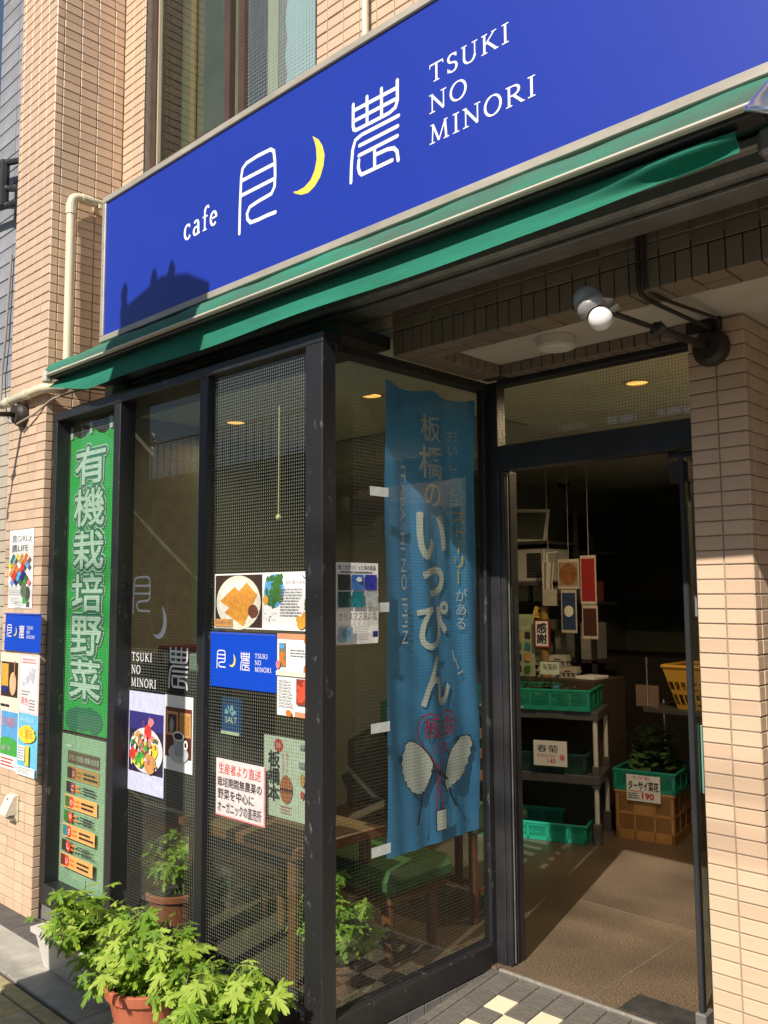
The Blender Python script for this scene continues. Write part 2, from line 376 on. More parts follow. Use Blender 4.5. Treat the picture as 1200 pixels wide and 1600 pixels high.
# tiles -----------------------------------------------------------
TM = {}
def tile_mesh(wd, h, mat, d=.009, bev=.0022, name='tile'):
    k = (round(wd, 4), round(h, 4), mat.name, round(d, 4))
    if k not in TM:
        mb = MB(); a = [(-wd/2, 0, -h/2), (wd/2, 0, -h/2), (wd/2, 0, h/2), (-wd/2, 0, h/2)]
        b = [(p[0], -d+bev, p[2]) for p in a]; c = [(p[0]*(1-2*bev/wd), -d, p[2]*(1-2*bev/h)) for p in a]
        mb.v = a+b+c
        for k0 in (0, 4):
            for j in range(4): mb.f.append((k0+j, k0+(j+1) % 4, k0+4+(j+1) % 4, k0+4+j))
        mb.f.append((8, 9, 10, 11)); mb.f.append((3, 2, 1, 0)); me = mb.mesh(name); me.materials.append(mat); TM[k] = me
    return TM[k]
ROTS = {'-y': (0, 0, 0), '+x': (0, 0, PI/2), '-z': (PI/2, 0, 0), '+z': (-PI/2, 0, 0), '-x': (0, 0, -PI/2), '+y': (0, 0, PI)}
def on_screen(p):
    d = Vector(p)-CAM; zz = d.dot(fwd)
    if zz < .1: return None
    return (600+1368.96*d.dot(r2)/zz, 800-1368.96*d.dot(u2)/zz, zz)
NRM = {'-y': (0, -1, 0), '+x': (1, 0, 0), '-z': (0, 0, -1), '+z': (0, 0, 1), '-x': (-1, 0, 0), '+y': (0, 1, 0)}
def lay_tiles(parent, ploc, items, mat, name='tile', limit=300, d=.0048):
    """items: (centre, w, h, facing). The largest in view become objects, the rest one joined part"""
    def score(it):
        c, wd, h, fc = it; s = on_screen(c)
        if not s or not (-30 < s[0] < 1230 and -30 < s[1] < 1630): return 0
        v = (CAM-Vector(c)).normalized(); return wd*h*max(0, v.dot(Vector(NRM[fc])))/s[2]**2
    items = sorted(items, key=score, reverse=True); P = Vector(ploc); rest = MB()
    for k, it in enumerate(items):
        c, wd, h, fc = it
        jit = Vector(NRM[fc])*random.uniform(-.0012, .0008)
        if k < limit and score(it) > 0:
            link(name, tile_mesh(wd, h, mat, d, name=name), mat, parent, Vector(c)-P+jit, ROTS[fc])
        else:
            me = tile_mesh(wd, h, mat, d, name=name); from_e = Matrix.Translation(Vector(c)-P+jit) @ Matrix.Rotation(ROTS[fc][2], 4, 'Z') @ Matrix.Rotation(ROTS[fc][0], 4, 'X')
            i = len(rest.v); rest.v += [tuple(from_e @ v.co) for v in me.vertices]; rest.f += [tuple(i+q for q in p.vertices) for p in me.polygons]
    if rest.v:
        o = link(name+'_field', rest.mesh(name), mat, parent); o['kind'] = 'stuff'
def wall_tiles(items, fc, fixed, a0, a1, z0, z1, mw, mh, j=.005, a_off=0, mode='stack', zfrom='bottom'):
    """fill a rectangle (a along x or y) with tiles; fixed = plane coordinate"""
    z = z0; row = 0
    while z < z1-.004:
        zt = min(z+mh, z1); a = a0-a_off
        while a < a1-.004:
            b = min(a+mw, a1); s = max(a, a0)
            if b-s > .012:
                ca = (s+b)/2; cz = (z+zt)/2; c = (ca, fixed, cz) if fc in '-y+y' else (fixed, ca, cz)
                items.append((c, b-s-j, zt-z-j, fc))
            a += mw
        z += mh; row += 1

# ================================================================ SETTING
G = -.076      # pavement level beside the building
PAVE = M('pavement_concrete', (.23, .21, .175), .85, var=.25, vscale=6, bump=.4, bscale=120)
ROADM = M('asphalt', (.055, .055, .057), .9, var=.3, vscale=30, bump=.5, bscale=300)
pave = struct('pavement', MB().box(-40, 30, -1.6, 1.645, -.4, G-.014), PAVE)
struct('road', MB().box(-40, 30, -5.6, -1.6, -.42, G-.13), ROADM)
struct('far_pavement', MB().box(-40, 30, -8.0, -5.6, -.4, G-.014), PAVE)
struct('ground', MB().quad((-120, -120, -.45), (120, -120, -.45), (120, 120, -.45), (-120, 120, -.45)), ROADM)
GRAN = M('granite_kerb', (.50, .465, .40), .8, var=.3, vscale=9, bump=.3, bscale=160, rand=.05)
kerb = struct('kerb_strip', MB().box(-40, 30, 1.655, 2.06, -.4, G-.012), M('joint_sand', (.14, .12, .10), .95, var=.3, vscale=30))
x = -6.2; k = 0
while x < -.4:      # pale granite slabs
    link('granite_slab', tile_mesh(.595, .216, GRAN, .011, .003, 'granite_slab'), GRAN, kerb, (x+.3, 1.771, G-.011), ROTS['+z']); x += .601
DKST = M('dark_strip_stone', (.115, .105, .098), .75, var=.3, vscale=14, bump=.2, bscale=150, rand=.12)
x = -5.4
while x < -2.2:
    link('stone_tile', tile_mesh(.145, .155, DKST, .012, .002, 'stone_tile'), DKST, kerb, (x, 1.961, G-.011), ROTS['+z']); x += .15
YEL = M('yellow_paver', (.50, .41, .22), .85, var=.25, vscale=25, bump=.5, bscale=220, rand=.1)
RDP = M('reddish_paver', (.42, .25, .15), .85, var=.25, vscale=25, bump=.5, bscale=220, rand=.1)
BGP = M('beige_paver', (.46, .39, .26), .85, var=.25, vscale=25, bump=.5, bscale=220, rand=.1)
for i in range(11):
    link('edge_block', tile_mesh(.325, .062, YEL, .012, .003, 'edge_block'), YEL, pave, (-6.0+i*.33+.11, 1.612, G-.013), ROTS['+z'])
for r in range(5):
    for i in range(16):
        xx = -6.2+i*.205+(r % 2)*.1; m_ = (BGP, RDP, BGP, YEL)[(i*3+r*5+(i*r) % 3) % 4]
        link('paver', tile_mesh(.2, .155, m_, .012, .003, 'paver'), m_, pave, (xx, 1.495-r*.16, G-.013), ROTS['+z'])

# ================================================================ CAFE BUILDING
BL = (-2.6, 2.4, G)
bld = Thing('cafe_building', 'cream tiled cafe building with pilaster, entrance recess and black framed shop window', 'building', BL)
D = .0048
# pilaster left
pil = bld.part('pilaster', MB().box(-4.755, -4.32-D, 2.0+D, 2.9, -.4, 7.0), MORTAR)
it = []
wall_tiles(it, '-y', 2.0+D, -4.755, -4.32, G-.003, 5.2, .0985, .0493, .0045, .0575)
lay_tiles(pil, BL, it, CREAM, 'tile', 190)
it = []
wall_tiles(it, '+x', -4.32-D, 2.0, 2.40, 2.43, 5.2, .0985, .0493, .0045, .0545)
wall_tiles(it, '+x', -4.32-D, 2.0, 2.044, G-.003, 2.43, .0985, .0493, .0045, 0)
lay_tiles(pil, BL, it, CREAM, 'side_tile', 200)
# upper wall with window opening
WX0, WX1, WZ0, WZ1 = -4.10, -2.69, 3.05, 5.35
up = MB()
up.box(-4.325, WX0-D, 2.4+D, 2.75, 2.52, 7.0); up.box(WX1+D, 2.2, 2.4+D, 2.75, 2.52, 7.0)
up.box(WX0-D, WX1+D, 2.4+D, 2.75, 2.52, WZ0-D); up.box(WX0-D, WX1+D, 2.4+D, 2.75, WZ1+D, 7.0)
uw = bld.part('upper_wall', up, MORTAR)
it = []
wall_tiles(it, '-y', 2.4+D, -4.32, WX0, 2.52, 5.2, .0985, .0493, .0045, 0)
wall_tiles(it, '-y', 2.4+D, WX1, 0.4, 3.11, 5.2, .0985, .0493, .0045, .03)
wall_tiles(it, '-y', 2.4+D, WX0, -2.25, 2.52, 2.80, .0985, .0493, .0045, 0)
lay_tiles(uw, BL, it, CREAM, 'tile', 150)
# upper window
BRN = M('brown_window_frame', (.085, .05, .038), .45, var=.3, vscale=10)
CRV = M('ivory_window_bead', (.42, .36, .25), .5)
wf = MB()
for (a, b) in ((WX0+.002, WX0+.05), (WX1-.05, WX1-.002)): wf.box(a, b, 2.44, 2.55, WZ0, WZ1)
wf.box(WX0+.05, WX1-.05, 2.44, 2.55, WZ0, WZ0+.05); wf.box(WX0+.05, WX1-.05, 2.44, 2.55, WZ1-.05, WZ1)
win = bld.part('window', wf, BRN)
bld.part('sash_stile', MB().box(-3.44, -3.395, 2.455, 2.49, WZ0+.05, WZ1-.05), BRN, win)
bld.part('sash_stile', MB().box(-3.385, -3.335, 2.50, 2.535, WZ0+.05, WZ1-.05), BRN, win)
bld.part('sash_rail', MB().box(WX0+.05, -3.44, 2.458, 2.486, 3.80, 3.84), BRN, win)
bld.part('bead', MB().box(WX0+.05, WX0+.062, 2.45, 2.47, WZ0+.05, WZ1-.05), CRV, win)
frost = M('frosted_grey_glass', (.24, .25, .205), .16, var=.25, vscale=4, spec=.6)
pale = M('pale_wired_glass', (.58, .62, .61), .12, var=.12, vscale=3, spec=.6)
bld.part('pane', MB().box(WX0+.05, -3.44, 2.466, 2.472, WZ0+.05, WZ1-.05), glass('upper_window_glass', tint=(.75, .78, .72)), win)
bld.part('pane', MB().box(-3.335, WX1-.05, 2.516, 2.522, WZ0+.05, WZ1-.05), glass('upper_window_wired_glass', 'X', 'Z', .02, .0009, (.85, .92, .92), (.5, .52, .5)), win)
cur = MB().grid(lambda u, v: (-4.04+u*.62, 2.60, WZ0+.05+v*2.2), 30, 1)
bld.part('curtain', cur, frost, win)
cur = MB().grid(lambda u, v: (-3.14+u*.52+.014*abs((v*24) % 2-1)*(1-u), 2.60, WZ0+.05+v*2.2), 30, 48)
bld.part('curtain', cur, pale, win)
bld.part('curtain_edge', MB().box(-3.93, -3.885, 2.58, 2.59, WZ0+.05, WZ1-.1), M('gold_curtain', (.42, .31, .13), .8, var=.2, vscale=20, stretch=(8, 1, .3)), win)
bld.part('curtain_edge', MB().box(-3.25, -3.17, 2.58, 2.59, WZ0+.05, WZ1-.1), M('cream_curtain', (.56, .47, .27), .8, var=.2, vscale=20, stretch=(8, 1, .3)), win)
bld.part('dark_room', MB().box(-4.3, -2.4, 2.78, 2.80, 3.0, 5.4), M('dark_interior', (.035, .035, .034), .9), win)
# thin riser pipe on the wall right of the window
p = MB().tube([(-2.36, 2.37, 3.30), (-2.36, 2.37, 6.0)], .014, 12)
for z_ in (3.47, 4.3): p.box(-2.385, -2.335, 2.375, 2.40, z_, z_+.03, .004)
solo('riser_pipe', p, BEIGEPIPE, 'thin ivory pipe rising on the tiled wall above the blue sign', 'pipe', (-2.36, 2.37, 3.30), smooth=False)

# entrance header: front beam, left beam, rear beam
BEAMT = M('shaded_beam_tile', (.215, .165, .115), .45, var=.12, vscale=3, rand=.10, bump=.15, bscale=140)  # cream tile darkened: shade under the awning put into the colour
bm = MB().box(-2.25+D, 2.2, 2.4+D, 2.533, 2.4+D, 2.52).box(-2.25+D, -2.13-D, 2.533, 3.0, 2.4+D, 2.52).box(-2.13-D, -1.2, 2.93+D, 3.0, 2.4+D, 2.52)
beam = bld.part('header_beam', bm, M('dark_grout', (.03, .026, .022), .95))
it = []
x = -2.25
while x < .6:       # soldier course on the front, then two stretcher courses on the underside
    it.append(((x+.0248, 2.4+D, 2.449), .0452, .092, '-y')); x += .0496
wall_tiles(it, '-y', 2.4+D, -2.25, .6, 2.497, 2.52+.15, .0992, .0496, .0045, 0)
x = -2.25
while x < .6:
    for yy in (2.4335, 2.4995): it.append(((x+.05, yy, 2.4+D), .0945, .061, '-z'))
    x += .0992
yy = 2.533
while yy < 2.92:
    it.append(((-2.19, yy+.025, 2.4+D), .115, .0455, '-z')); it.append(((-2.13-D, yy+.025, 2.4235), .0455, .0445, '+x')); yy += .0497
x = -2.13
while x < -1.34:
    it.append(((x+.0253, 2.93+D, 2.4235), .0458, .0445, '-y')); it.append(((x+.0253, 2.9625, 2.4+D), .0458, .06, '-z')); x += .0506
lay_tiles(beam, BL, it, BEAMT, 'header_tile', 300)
bld.part('soffit', MB().box(-2.13-D, 2.2, 2.533, 2.93+D, 2.447, 2.51).box(-1.329, 2.2, 2.93+D, 3.9, 2.447, 2.51), PLASTER)
# pier right of the door
pier = bld.part('pier', MB().box(-1.329+.001, -1.129-D, 2.95+D, 3.9, -.4, 2.447), MORTAR)
it = []
wall_tiles(it, '-y', 2.95+D, -1.329, -1.129, -.064, 2.447, .1, .0501, .0045, 0)
n_front = len(it)
wall_tiles(it, '+x', -1.129-D, 2.95, 3.86, -.064, 2.447, .1, .0501, .0045, .05)
lay_tiles(pier, BL, it, CREAM, 'tile', 220)
# solid shell round the shop (party walls, slab, back wall) so that the room is closed
INW = M('shop_wall_paint', (.27, .29, .24), .85, var=.15, vscale=3)
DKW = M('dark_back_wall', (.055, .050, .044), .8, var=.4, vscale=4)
bld.part('party_wall', MB().box(-4.9, -4.65, 2.9, 8.8, -.4, 2.62), INW)
bld.part('party_wall', MB().box(-1.33+.002, -1.14-D, 3.9, 8.8, -.4, 2.447), INW)
bld.part('back_wall', MB().box(-4.65, -1.2, 8.55, 8.8, -.4, 2.62), INW)
bld.part('return_wall', MB().box(-4.65, -4.33, 2.9, 2.95, -.4, 2.5), INW)
CEILM = M('shop_ceiling_paint', (.80, .76, .62), .85, var=.1, vscale=2)
bld.part('shop_ceiling', MB().box(-4.65, -1.329, 3.06, 8.55, 2.5, 2.6), CEILM)
bld.part('bay_ceiling', MB().box(-4.32, -2.26, 2.42, 3.06, 2.485, 2.6), CEILM)
bld.part('stair_back_wall', MB().box(-1.129, 2.2, 3.9, 4.1, -.4, 2.447), M('stair_wall', (.25, .2, .16), .8, var=.2, vscale=3))
bld.part('stair_side_wall', MB().box(1.3, 2.2, 2.4, 3.9, -.4, 2.447), CREAM)
bld.part('roof_slab', MB().box(-4.9, 2.2, 2.75, 8.8, 2.62, 7.0), MORTAR)
# floors
SPK = M('speckled_floor', (.105, .072, .047), .38, bump=.12, bscale=400, spec=.4)
def speckle(m, cols, scale):
    n = m.node_tree.nodes; l = m.node_tree.links; b = n['Principled BSDF']
    tc = n.new('ShaderNodeTexCoord'); nz = n.new('ShaderNodeTexNoise'); nz.inputs['Scale'].default_value = scale; nz.inputs['Detail'].default_value = 2
    l.new(tc.outputs['Object'], nz.inputs['Vector']); cr = n.new('ShaderNodeValToRGB'); e = cr.color_ramp.elements
    e[0].position = .33; e[0].color = (*cols[0], 1); e[1].position = .70; e[1].color = (*cols[2], 1); k = e.new(.52); k.color = (*cols[1], 1)
    n2 = n.new('ShaderNodeTexNoise'); n2.inputs['Scale'].default_value = 2.2; n2.inputs['Detail'].default_value = 5; l.new(tc.outputs['Object'], n2.inputs['Vector'])
    mx = n.new('ShaderNodeMix'); mx.data_type = 'RGBA'; mx.blend_type = 'MULTIPLY'; mx.inputs[0].default_value = 1
    mr = n.new('ShaderNodeMapRange'); mr.inputs[1].default_value = .3; mr.inputs[2].default_value = .7; mr.inputs[3].default_value = .65; mr.inputs[4].default_value = 1.2
    l.new(n2.outputs['Fac'], mr.inputs[0]); l.new(cr.outputs[0], mx.inputs[6]); l.new(mr.outputs[0], mx.inputs[7])
    l.new(nz.outputs['Fac'], cr.inputs[0]); l.new(mx.outputs[2], b.inputs['Base Color'])
speckle(SPK, ((.035, .023, .015), (.12, .085, .055), (.30, .24, .17)), 170)
fl = struct('shop_floor', MB().box(-4.65, -1.33, 2.957, 8.55, -.3, 0).box(-4.32, -2.26, 2.06, 2.957, -.3, 0), SPK)
JN = M('floor_joint', (.15, .12, .09), .8)
struct('floor_joint', MB().box(-2.9, -1.34, 3.86, 3.864, 0, .001), JN, fl)
struct('floor_joint', MB().box(-1.81, -1.806, 2.96, 3.86, 0, .002), JN, fl)
struct('threshold_strip', MB().box(-2.2, -1.35, 2.942, 2.956, -.03, .006, .002), M('threshold_metal', (.55, .52, .46), .4, metal=.6, var=.3, vscale=40), fl)
SL = .1
porch = struct('porch_floor', MB().prism([(-2.245, 2.95, -.010), (-2.245, 1.995, -.010-.955*SL), (-2.245, 1.995, -.4), (-2.245, 2.95, -.4)], (0, 0, 0), (3.4, 0, 0)), M('porch_grout', (.50, .45, .36), .9, var=.2, vscale=20))
GRY = M('porch_grey_tile', (.135, .125, .11), .6, var=.35, vscale=60, rand=.12, bump=.15, bscale=300)
CRT = M('porch_cream_tile', (.66, .58, .42), .5, var=.08, vscale=20, rand=.04)
xs = [-2.240, -2.195]+[-2.1+.0965*i for i in range(12)]; ys = [2.95, 2.897]+[2.802-.0955*j for j in range(9)]
for j in range(len(ys)-1):
    for i in range(len(xs)-1):
        cx, cy = (xs[i]+xs[i+1])/2, (ys[j]+ys[j+1])/2; ww, hh = xs[i+1]-xs[i]-.006, ys[j]-ys[j+1]-.006
        cream = j >= 2 and i >= 2 and (i+j) % 2 == 0
        m_ = CRT if cream else GRY
        link('floor_tile', tile_mesh(ww, hh, m_, .009, .0015, 'floor_tile'), m_, porch, (cx, cy, -.010+(cy-2.95)*SL), (-PI/2+math.atan(SL), 0, 0))

# ---------------------------------------------------------------- storefront bay (black steel and wired glass)
sf = bld.part('storefront_frame', MB().box(-4.311, -2.245, 2.035, 2.13, 2.386, 2.426, .003), SCUFF)
def sp(name, mat, *b, bev=.003): 
    mb = MB()
    for q in b: mb.box(*q, bev)
    return bld.part(name, mb, mat, sf)
sp('roof_panel', BLACK, (-4.311, -2.256, 2.132, 2.398, 2.43, 2.48))
sp('bottom_rail', SCUFF, (-4.311, -2.336, 2.035, 2.13, 0.0, .10))
sp('post', SCUFF, (-4.311, -4.262, 2.036, 2.13, .10, 2.386))
sp('mullion', SCUFF, (-3.690, -3.632, 2.036, 2.118, .10, 2.386))
sp('mullion', SCUFF, (-2.997, -2.945, 2.036, 2.080, .10, 2.386))
sp('corner_post', SCUFF, (-2.335, -2.245, 2.033, 2.10, -.06, 2.386))
WG = glass('wired_front_glass', 'X', 'Z', .0128, .0007, (.74, .86, .78), (.07, .07, .062), True)
WGS = glass('wired_side_glass', 'Y', 'Z', .0128, .0009, (.86, .9, .86), (.10, .10, .085))
WGT = glass('wired_transom_glass', 'X', 'Z', .0128, .0010, (.86, .9, .86), (.10, .10, .085))
CG = glass('clear_glass')
def pane(mat, xs_, ys_, z0, z1): bld.part('pane', MB().quad((xs_[0], ys_[0], z0), (xs_[1], ys_[1], z0), (xs_[1], ys_[1], z1), (xs_[0], ys_[0], z1)), mat, sf)
pane(WG, (-4.262, -3.690), (2.103, 2.103), .10, 2.386)
pane(WG, (-3.632, -2.98), (2.115, 2.115), .10, 2.386)
pane(WG, (-2.945, -2.335), (2.066, 2.066), .10, 2.386)
# return side
sp('bottom_rail', SCUFF, (-2.31, -2.246, 2.10, 2.995, -.012, .082))
sp('top_rail', BLACK, (-2.31, -2.246, 2.10, 2.995, 2.363, 2.398))
sp('end_post', BLACK, (-2.31, -2.20, 2.995, 3.055, -.01, 2.398))
sp('end_post', SCUFF, (-2.262, -2.246, 2.962, 2.995, .082, 2.363), bev=.002)
pane(WGS, (-2.277, -2.277), (2.10, 2.995), .082, 2.363)
sp('door_header', BLACK, (-2.20, -1.331, 2.99, 3.06, 2.012, 2.118))
sp('transom_bar', BLACK, (-2.20, -1.331, 2.995, 3.055, 2.378, 2.405))
pane(WGT, (-2.20, -1.331), (3.022, 3.022), 2.118, 2.378)
sp('jamb', BLACK, (-2.20, -2.178, 3.0, 3.10, 0, 2.012), (-1.352, -1.331, 3.0, 3.05, 0, 2.012))
for yy, mt in ((3.004, BLACK), (3.022, ALUD), (3.04, BLACK)): sp('guide_fin', mt, (-2.2, -2.172, yy, yy+.005, .01, 2.0), bev=0)
# stone base course below the rails
BST = M('base_stone', (.20, .19, .185), .7, var=.25, vscale=20, rand=.1, bump=.2, bscale=200)
base = bld.part('base_course', MB().box(-4.311, -2.30, 2.06, 2.4, -.4, -.001).box(-2.29, -2.255, 2.07, 2.95, -.4, -.014), MORTAR, sf)
x = -4.308
while x < -2.3:
    wd = min(.118, -2.25-x); link('base_tile', tile_mesh(wd-.006, .072, BST, .012, .0015, 'base_tile'), BST, base, Vector((x+wd/2, 2.06, -.039))-Vector(BL), ROTS['-y']); x += .118
yy = 2.07
while yy < 2.9:
    h = max(.012, .083-(yy-2.07)*.1-.0); link('base_tile', tile_mesh(.090, h, BST, .009, .001, 'base_tile'), BST, base, Vector((-2.255, yy+.047, -.016-h/2))-Vector(BL), ROTS['+x']); yy += .0955
# open glass door, hinged on the pier side and swung inwards
dr = Thing('glass_door', 'clear glass entrance door swung open inwards beside the tiled pier', 'door', (-1.41, 3.05, 0))
dr.part('stile', MB().box(-1.420, -1.400, 3.04, 3.065, .05, 1.99, .003), M('dark_anodised', (.05, .055, .06), .35, metal=.5))
dr.part('pane', MB().box(-1.413, -1.405, 3.065, 3.86, .05, 1.98), CG)
dr.part('stile', MB().box(-1.425, -1.395, 3.86, 3.90, .05, 1.99, .003), MATS['dark_anodised'])
dr.part('closer', MB().box(-1.46, -1.39, 3.05, 3.25, 1.90, 1.975, .004).box(-1.46, -1.355, 3.035, 3.048, 1.985, 2.01, .003), BLACK)
dr.part('pad', MB().box(-1.403, -1.396, 3.10, 3.20, .78, 1.02, .002), M('green_pad', (.16, .33, .27), .6))
dr.part('pad', MB().box(-1.403, -1.398, 3.10, 3.28, .22, .52, .001), M('mossy_poster', (.05, .07, .03), .7, var=.6, vscale=14, col2=(.02, .03, .03)))
pf = MB().grid(lambda u, v: (-1.400+.006*math.sin(u*9)+.02*max(0, .08-v)*10*u, 3.09+u*.2, 1.40+v*.5+.02*abs(u-.5)), 10, 10)
dr.part('rolled_film', pf, M('film_paper', (.36, .37, .36), .55))
dr.part('bottom_block', MB().box(-1.43, -1.39, 3.03, 3.10, 0.0, .05, .004), ALUD)
solo('floor_hinge_plate', MB().box(-1.69, -1.36, 2.97, 3.125, 0, .006, .002), M('black_stone', (.02, .02, .021), .45, var=.8, vscale=12, col2=(.05, .048, .045)), 'black floor plate set at the foot of the open glass door', 'floor plate', (-1.5, 3.05, 0))

# ================================================================ SIGN, AWNING, PIPES, LAMPS
sg = Panel('shop_sign', 'large blue cafe sign with white lettering and yellow crescent above the awning', 'sign', (-3.782, 2.0, 2.687), Panel.FRONT)
SX, SZ = -3.782, 2.687
W_, H_ = 4.4, .713
sg.mb('box', MB().box(.01, W_-.01, .01, H_-.01, -.37, -.012), ALUD)
fr = MB().box(0, W_, 0, .030, -.05, 0, .003).box(0, W_, H_-.030, H_, -.05, 0, .003).box(0, .030, .030, H_-.030, -.05, -.001, .003).box(W_-.03, W_, .030, H_-.030, -.05, -.001, .003)
sg.mb('frame', fr, ALU)
sg.z = -.010
sg.rect('face_panel', .030, .030, W_-.030, H_-.030, SIGNBLUE)
fx = lambda q: q-SX; fy = lambda q: q-SZ
z = sg.up(); sg.mb('lettering', logo_strokes('tsuki', fx, fy, .0150, z), SIGNWHITE)
sg.mb('lettering', logo_strokes('nou', fx, fy, .0135, z), SIGNWHITE)
sg.mb('crescent', MB().poly([(fx(a), fy(b), z) for a, b in LOGO['moon']]), MOONY)
sg.mb('lettering', serif_text('TSUKI', fx(-1.714), fy(3.103), fx(-1.404), .062, z), SIGNWHITE)
sg.mb('lettering', serif_text('NO', fx(-1.716), fy(3.003), fx(-1.562), .062, z), SIGNWHITE)
sg.mb('lettering', serif_text('MINORI', fx(-1.716), fy(2.902), fx(-1.316), .063, z), SIGNWHITE)
sg.mb('lettering', serif_text('cafe', fx(-3.088), fy(2.989), fx(-2.846), .104, z), SIGNWHITE)

AWG = M('awning_green_canvas', (.012, .205, .125), .75, var=.35, vscale=7, stretch=(.25, 1, 1), bump=.2, bscale=250, col2=(.055, .10, .075))
VALG = M('valance_green_canvas', (.016, .235, .15), .8, var=.30, vscale=9, stretch=(.35, 1, 2), bump=.2, bscale=250, trans=.25)
aw = Thing('awning', 'retracted green canvas awning with pale front bar below the blue sign', 'awning', (-2.4, 2.3, 2.44))
AX0, AX1 = -4.20, -.66
def fab(u, v):
    x = AX0+u*(AX1-AX0); prof = [(1.930, 2.596), (1.940, 2.628), (1.962, 2.655), (1.995, 2.672), (2.10, 2.678), (2.30, 2.674)]
    k = min(int(v*5), 4); f = v*5-k; y = prof[k][0]*(1-f)+prof[k+1][0]*f; zz = prof[k][1]*(1-f)+prof[k+1][1]*f
    return (x, y, zz+.0025*math.sin(x*9+v*5)+.0015*math.sin(x*23))
aw.part('fabric', MB().grid(fab, 90, 10), AWG, smooth=True)
aw.part('front_bar', MB().box(AX0+.04, AX1-.03, 1.920, 1.945, 2.583, 2.5945, .004).box(AX0, AX0+.04, 1.918, 1.96, 2.555, 2.61, .006), M('pale_bar', (.62, .57, .47), .4, var=.2, vscale=8, stretch=(.3, 1, 1)))
aw.part('bar_body', MB().box(AX0+.04, AX1-.03, 1.945, 2.0, 2.572, 2.592, .004), BLACK)
def val(u, v):
    x = AX0+.01+u*(AX1-.10-AX0)
    bot = 2.462+.006*(x+4)+max(0, x+1.25)**1.6*.05+max(0, (-3.80-x))*.20; top = 2.572
    sag = math.exp(-((x+1.15)/.28)**2)
    y = 1.985-.030*v**1.5+.004*math.sin(x*6.5+1)*v
    y -= .026*math.exp(-((x+.88)/.22)**2)*math.sin(v*2*PI*1.05)
    return (x, y, top+(bot-top)*v+.003*math.sin(x*5)*v)
aw.part('valance', MB().grid(val, 110, 12), VALG, smooth=True)
aw.part('roller_case', MB().box(-4.0, -.62, 2.20, 2.36, 2.566, 2.66, .012).box(-4.0, -.62, 2.24, 2.34, 2.550, 2.563, .003), ALUD)
aw.part('rail', MB().box(-3.7, -.62, 2.10, 2.135, 2.575, 2.605, .006), ALUD)
for x in (-.74, -3.98): aw.part('bracket', MB().box(x, x+.09, 2.06, 2.198, 2.53, 2.60, .012).box(x+.02, x+.07, 2.198, 2.395, 2.525, 2.565, .01), ALUD)
solo('junction_box', MB().box(-3.98, -3.90, 2.14, 2.22, 2.455, 2.535, .006).tube([(-3.94, 2.18, 2.455), (-3.94, 2.2, 2.43)], .012, 8), M('ivory_box', (.55, .48, .36), .5), 'small ivory junction box under the left end of the awning', 'junction box', (-3.94, 2.18, 2.455))

# ivory pipe hugging the pilaster
def bend(pts, r=.035, n=5):
    out = [Vector(pts[0])]
    for a, b, c in zip(pts, pts[1:], pts[2:]):
        a, b, c = Vector(a), Vector(b), Vector(c); p = b+(a-b).normalized()*r; q = b+(c-b).normalized()*r
        for k in range(n+1): t = k/n; out.append(p*(1-t)**2+b*2*t*(1-t)+q*t*t)
    return out+[Vector(pts[-1])]
pp = Thing('drain_pipe', 'ivory plastic drain pipe bending round the tiled pilaster', 'pipe', (-4.27, 2.09, 2.55))
pp.part('pipe', MB().tube(bend([(-4.275, 2.398, 3.615), (-4.275, 2.085, 3.605), (-4.268, 2.085, 2.552), (-4.27, 1.965, 2.552), (-4.77, 1.962, 2.535)], .05), .0235, 14), BEIGEPIPE, smooth=True)
for c, ax in (((-4.275, 2.085, 3.53), 'z'), ((-4.275, 2.085, 2.66), 'z'), ((-4.275, 2.17, 3.607), 'y'), ((-4.68, 1.963, 2.538), 'x'), ((-4.45, 1.964, 2.546), 'x')):
    d_ = {'x': (1, 0, 0), 'y': (0, 1, 0), 'z': (0, 0, 1)}[ax]; c = Vector(c); d_ = Vector(d_)*.028
    pp.part('coupling', MB().tube([c-d_, c+d_], .028, 14), BEIGEPIPE)
pp.part('clip', MB().box(-4.322, -4.25, 2.23, 2.25, 3.575, 3.60, .003), BEIGEPIPE)
pp.part('clip', MB().box(-4.60, -4.58, 1.96, 2.002, 2.505, 2.53, .003), BEIGEPIPE)
cb = bend([(-4.555, 1.955, 2.40), (-4.40, 1.985, 2.44), (-4.27, 2.01, 2.50), (-4.1, 2.1, 2.54), (-3.95, 2.19, 2.515)], .03)
solo('lamp_cable', MB().tube(cb, .0055, 8), M('old_cable', (.30, .25, .19), .7), 'thin beige cable running from the pilaster lamp to the awning', 'cable', tuple(cb[0]))

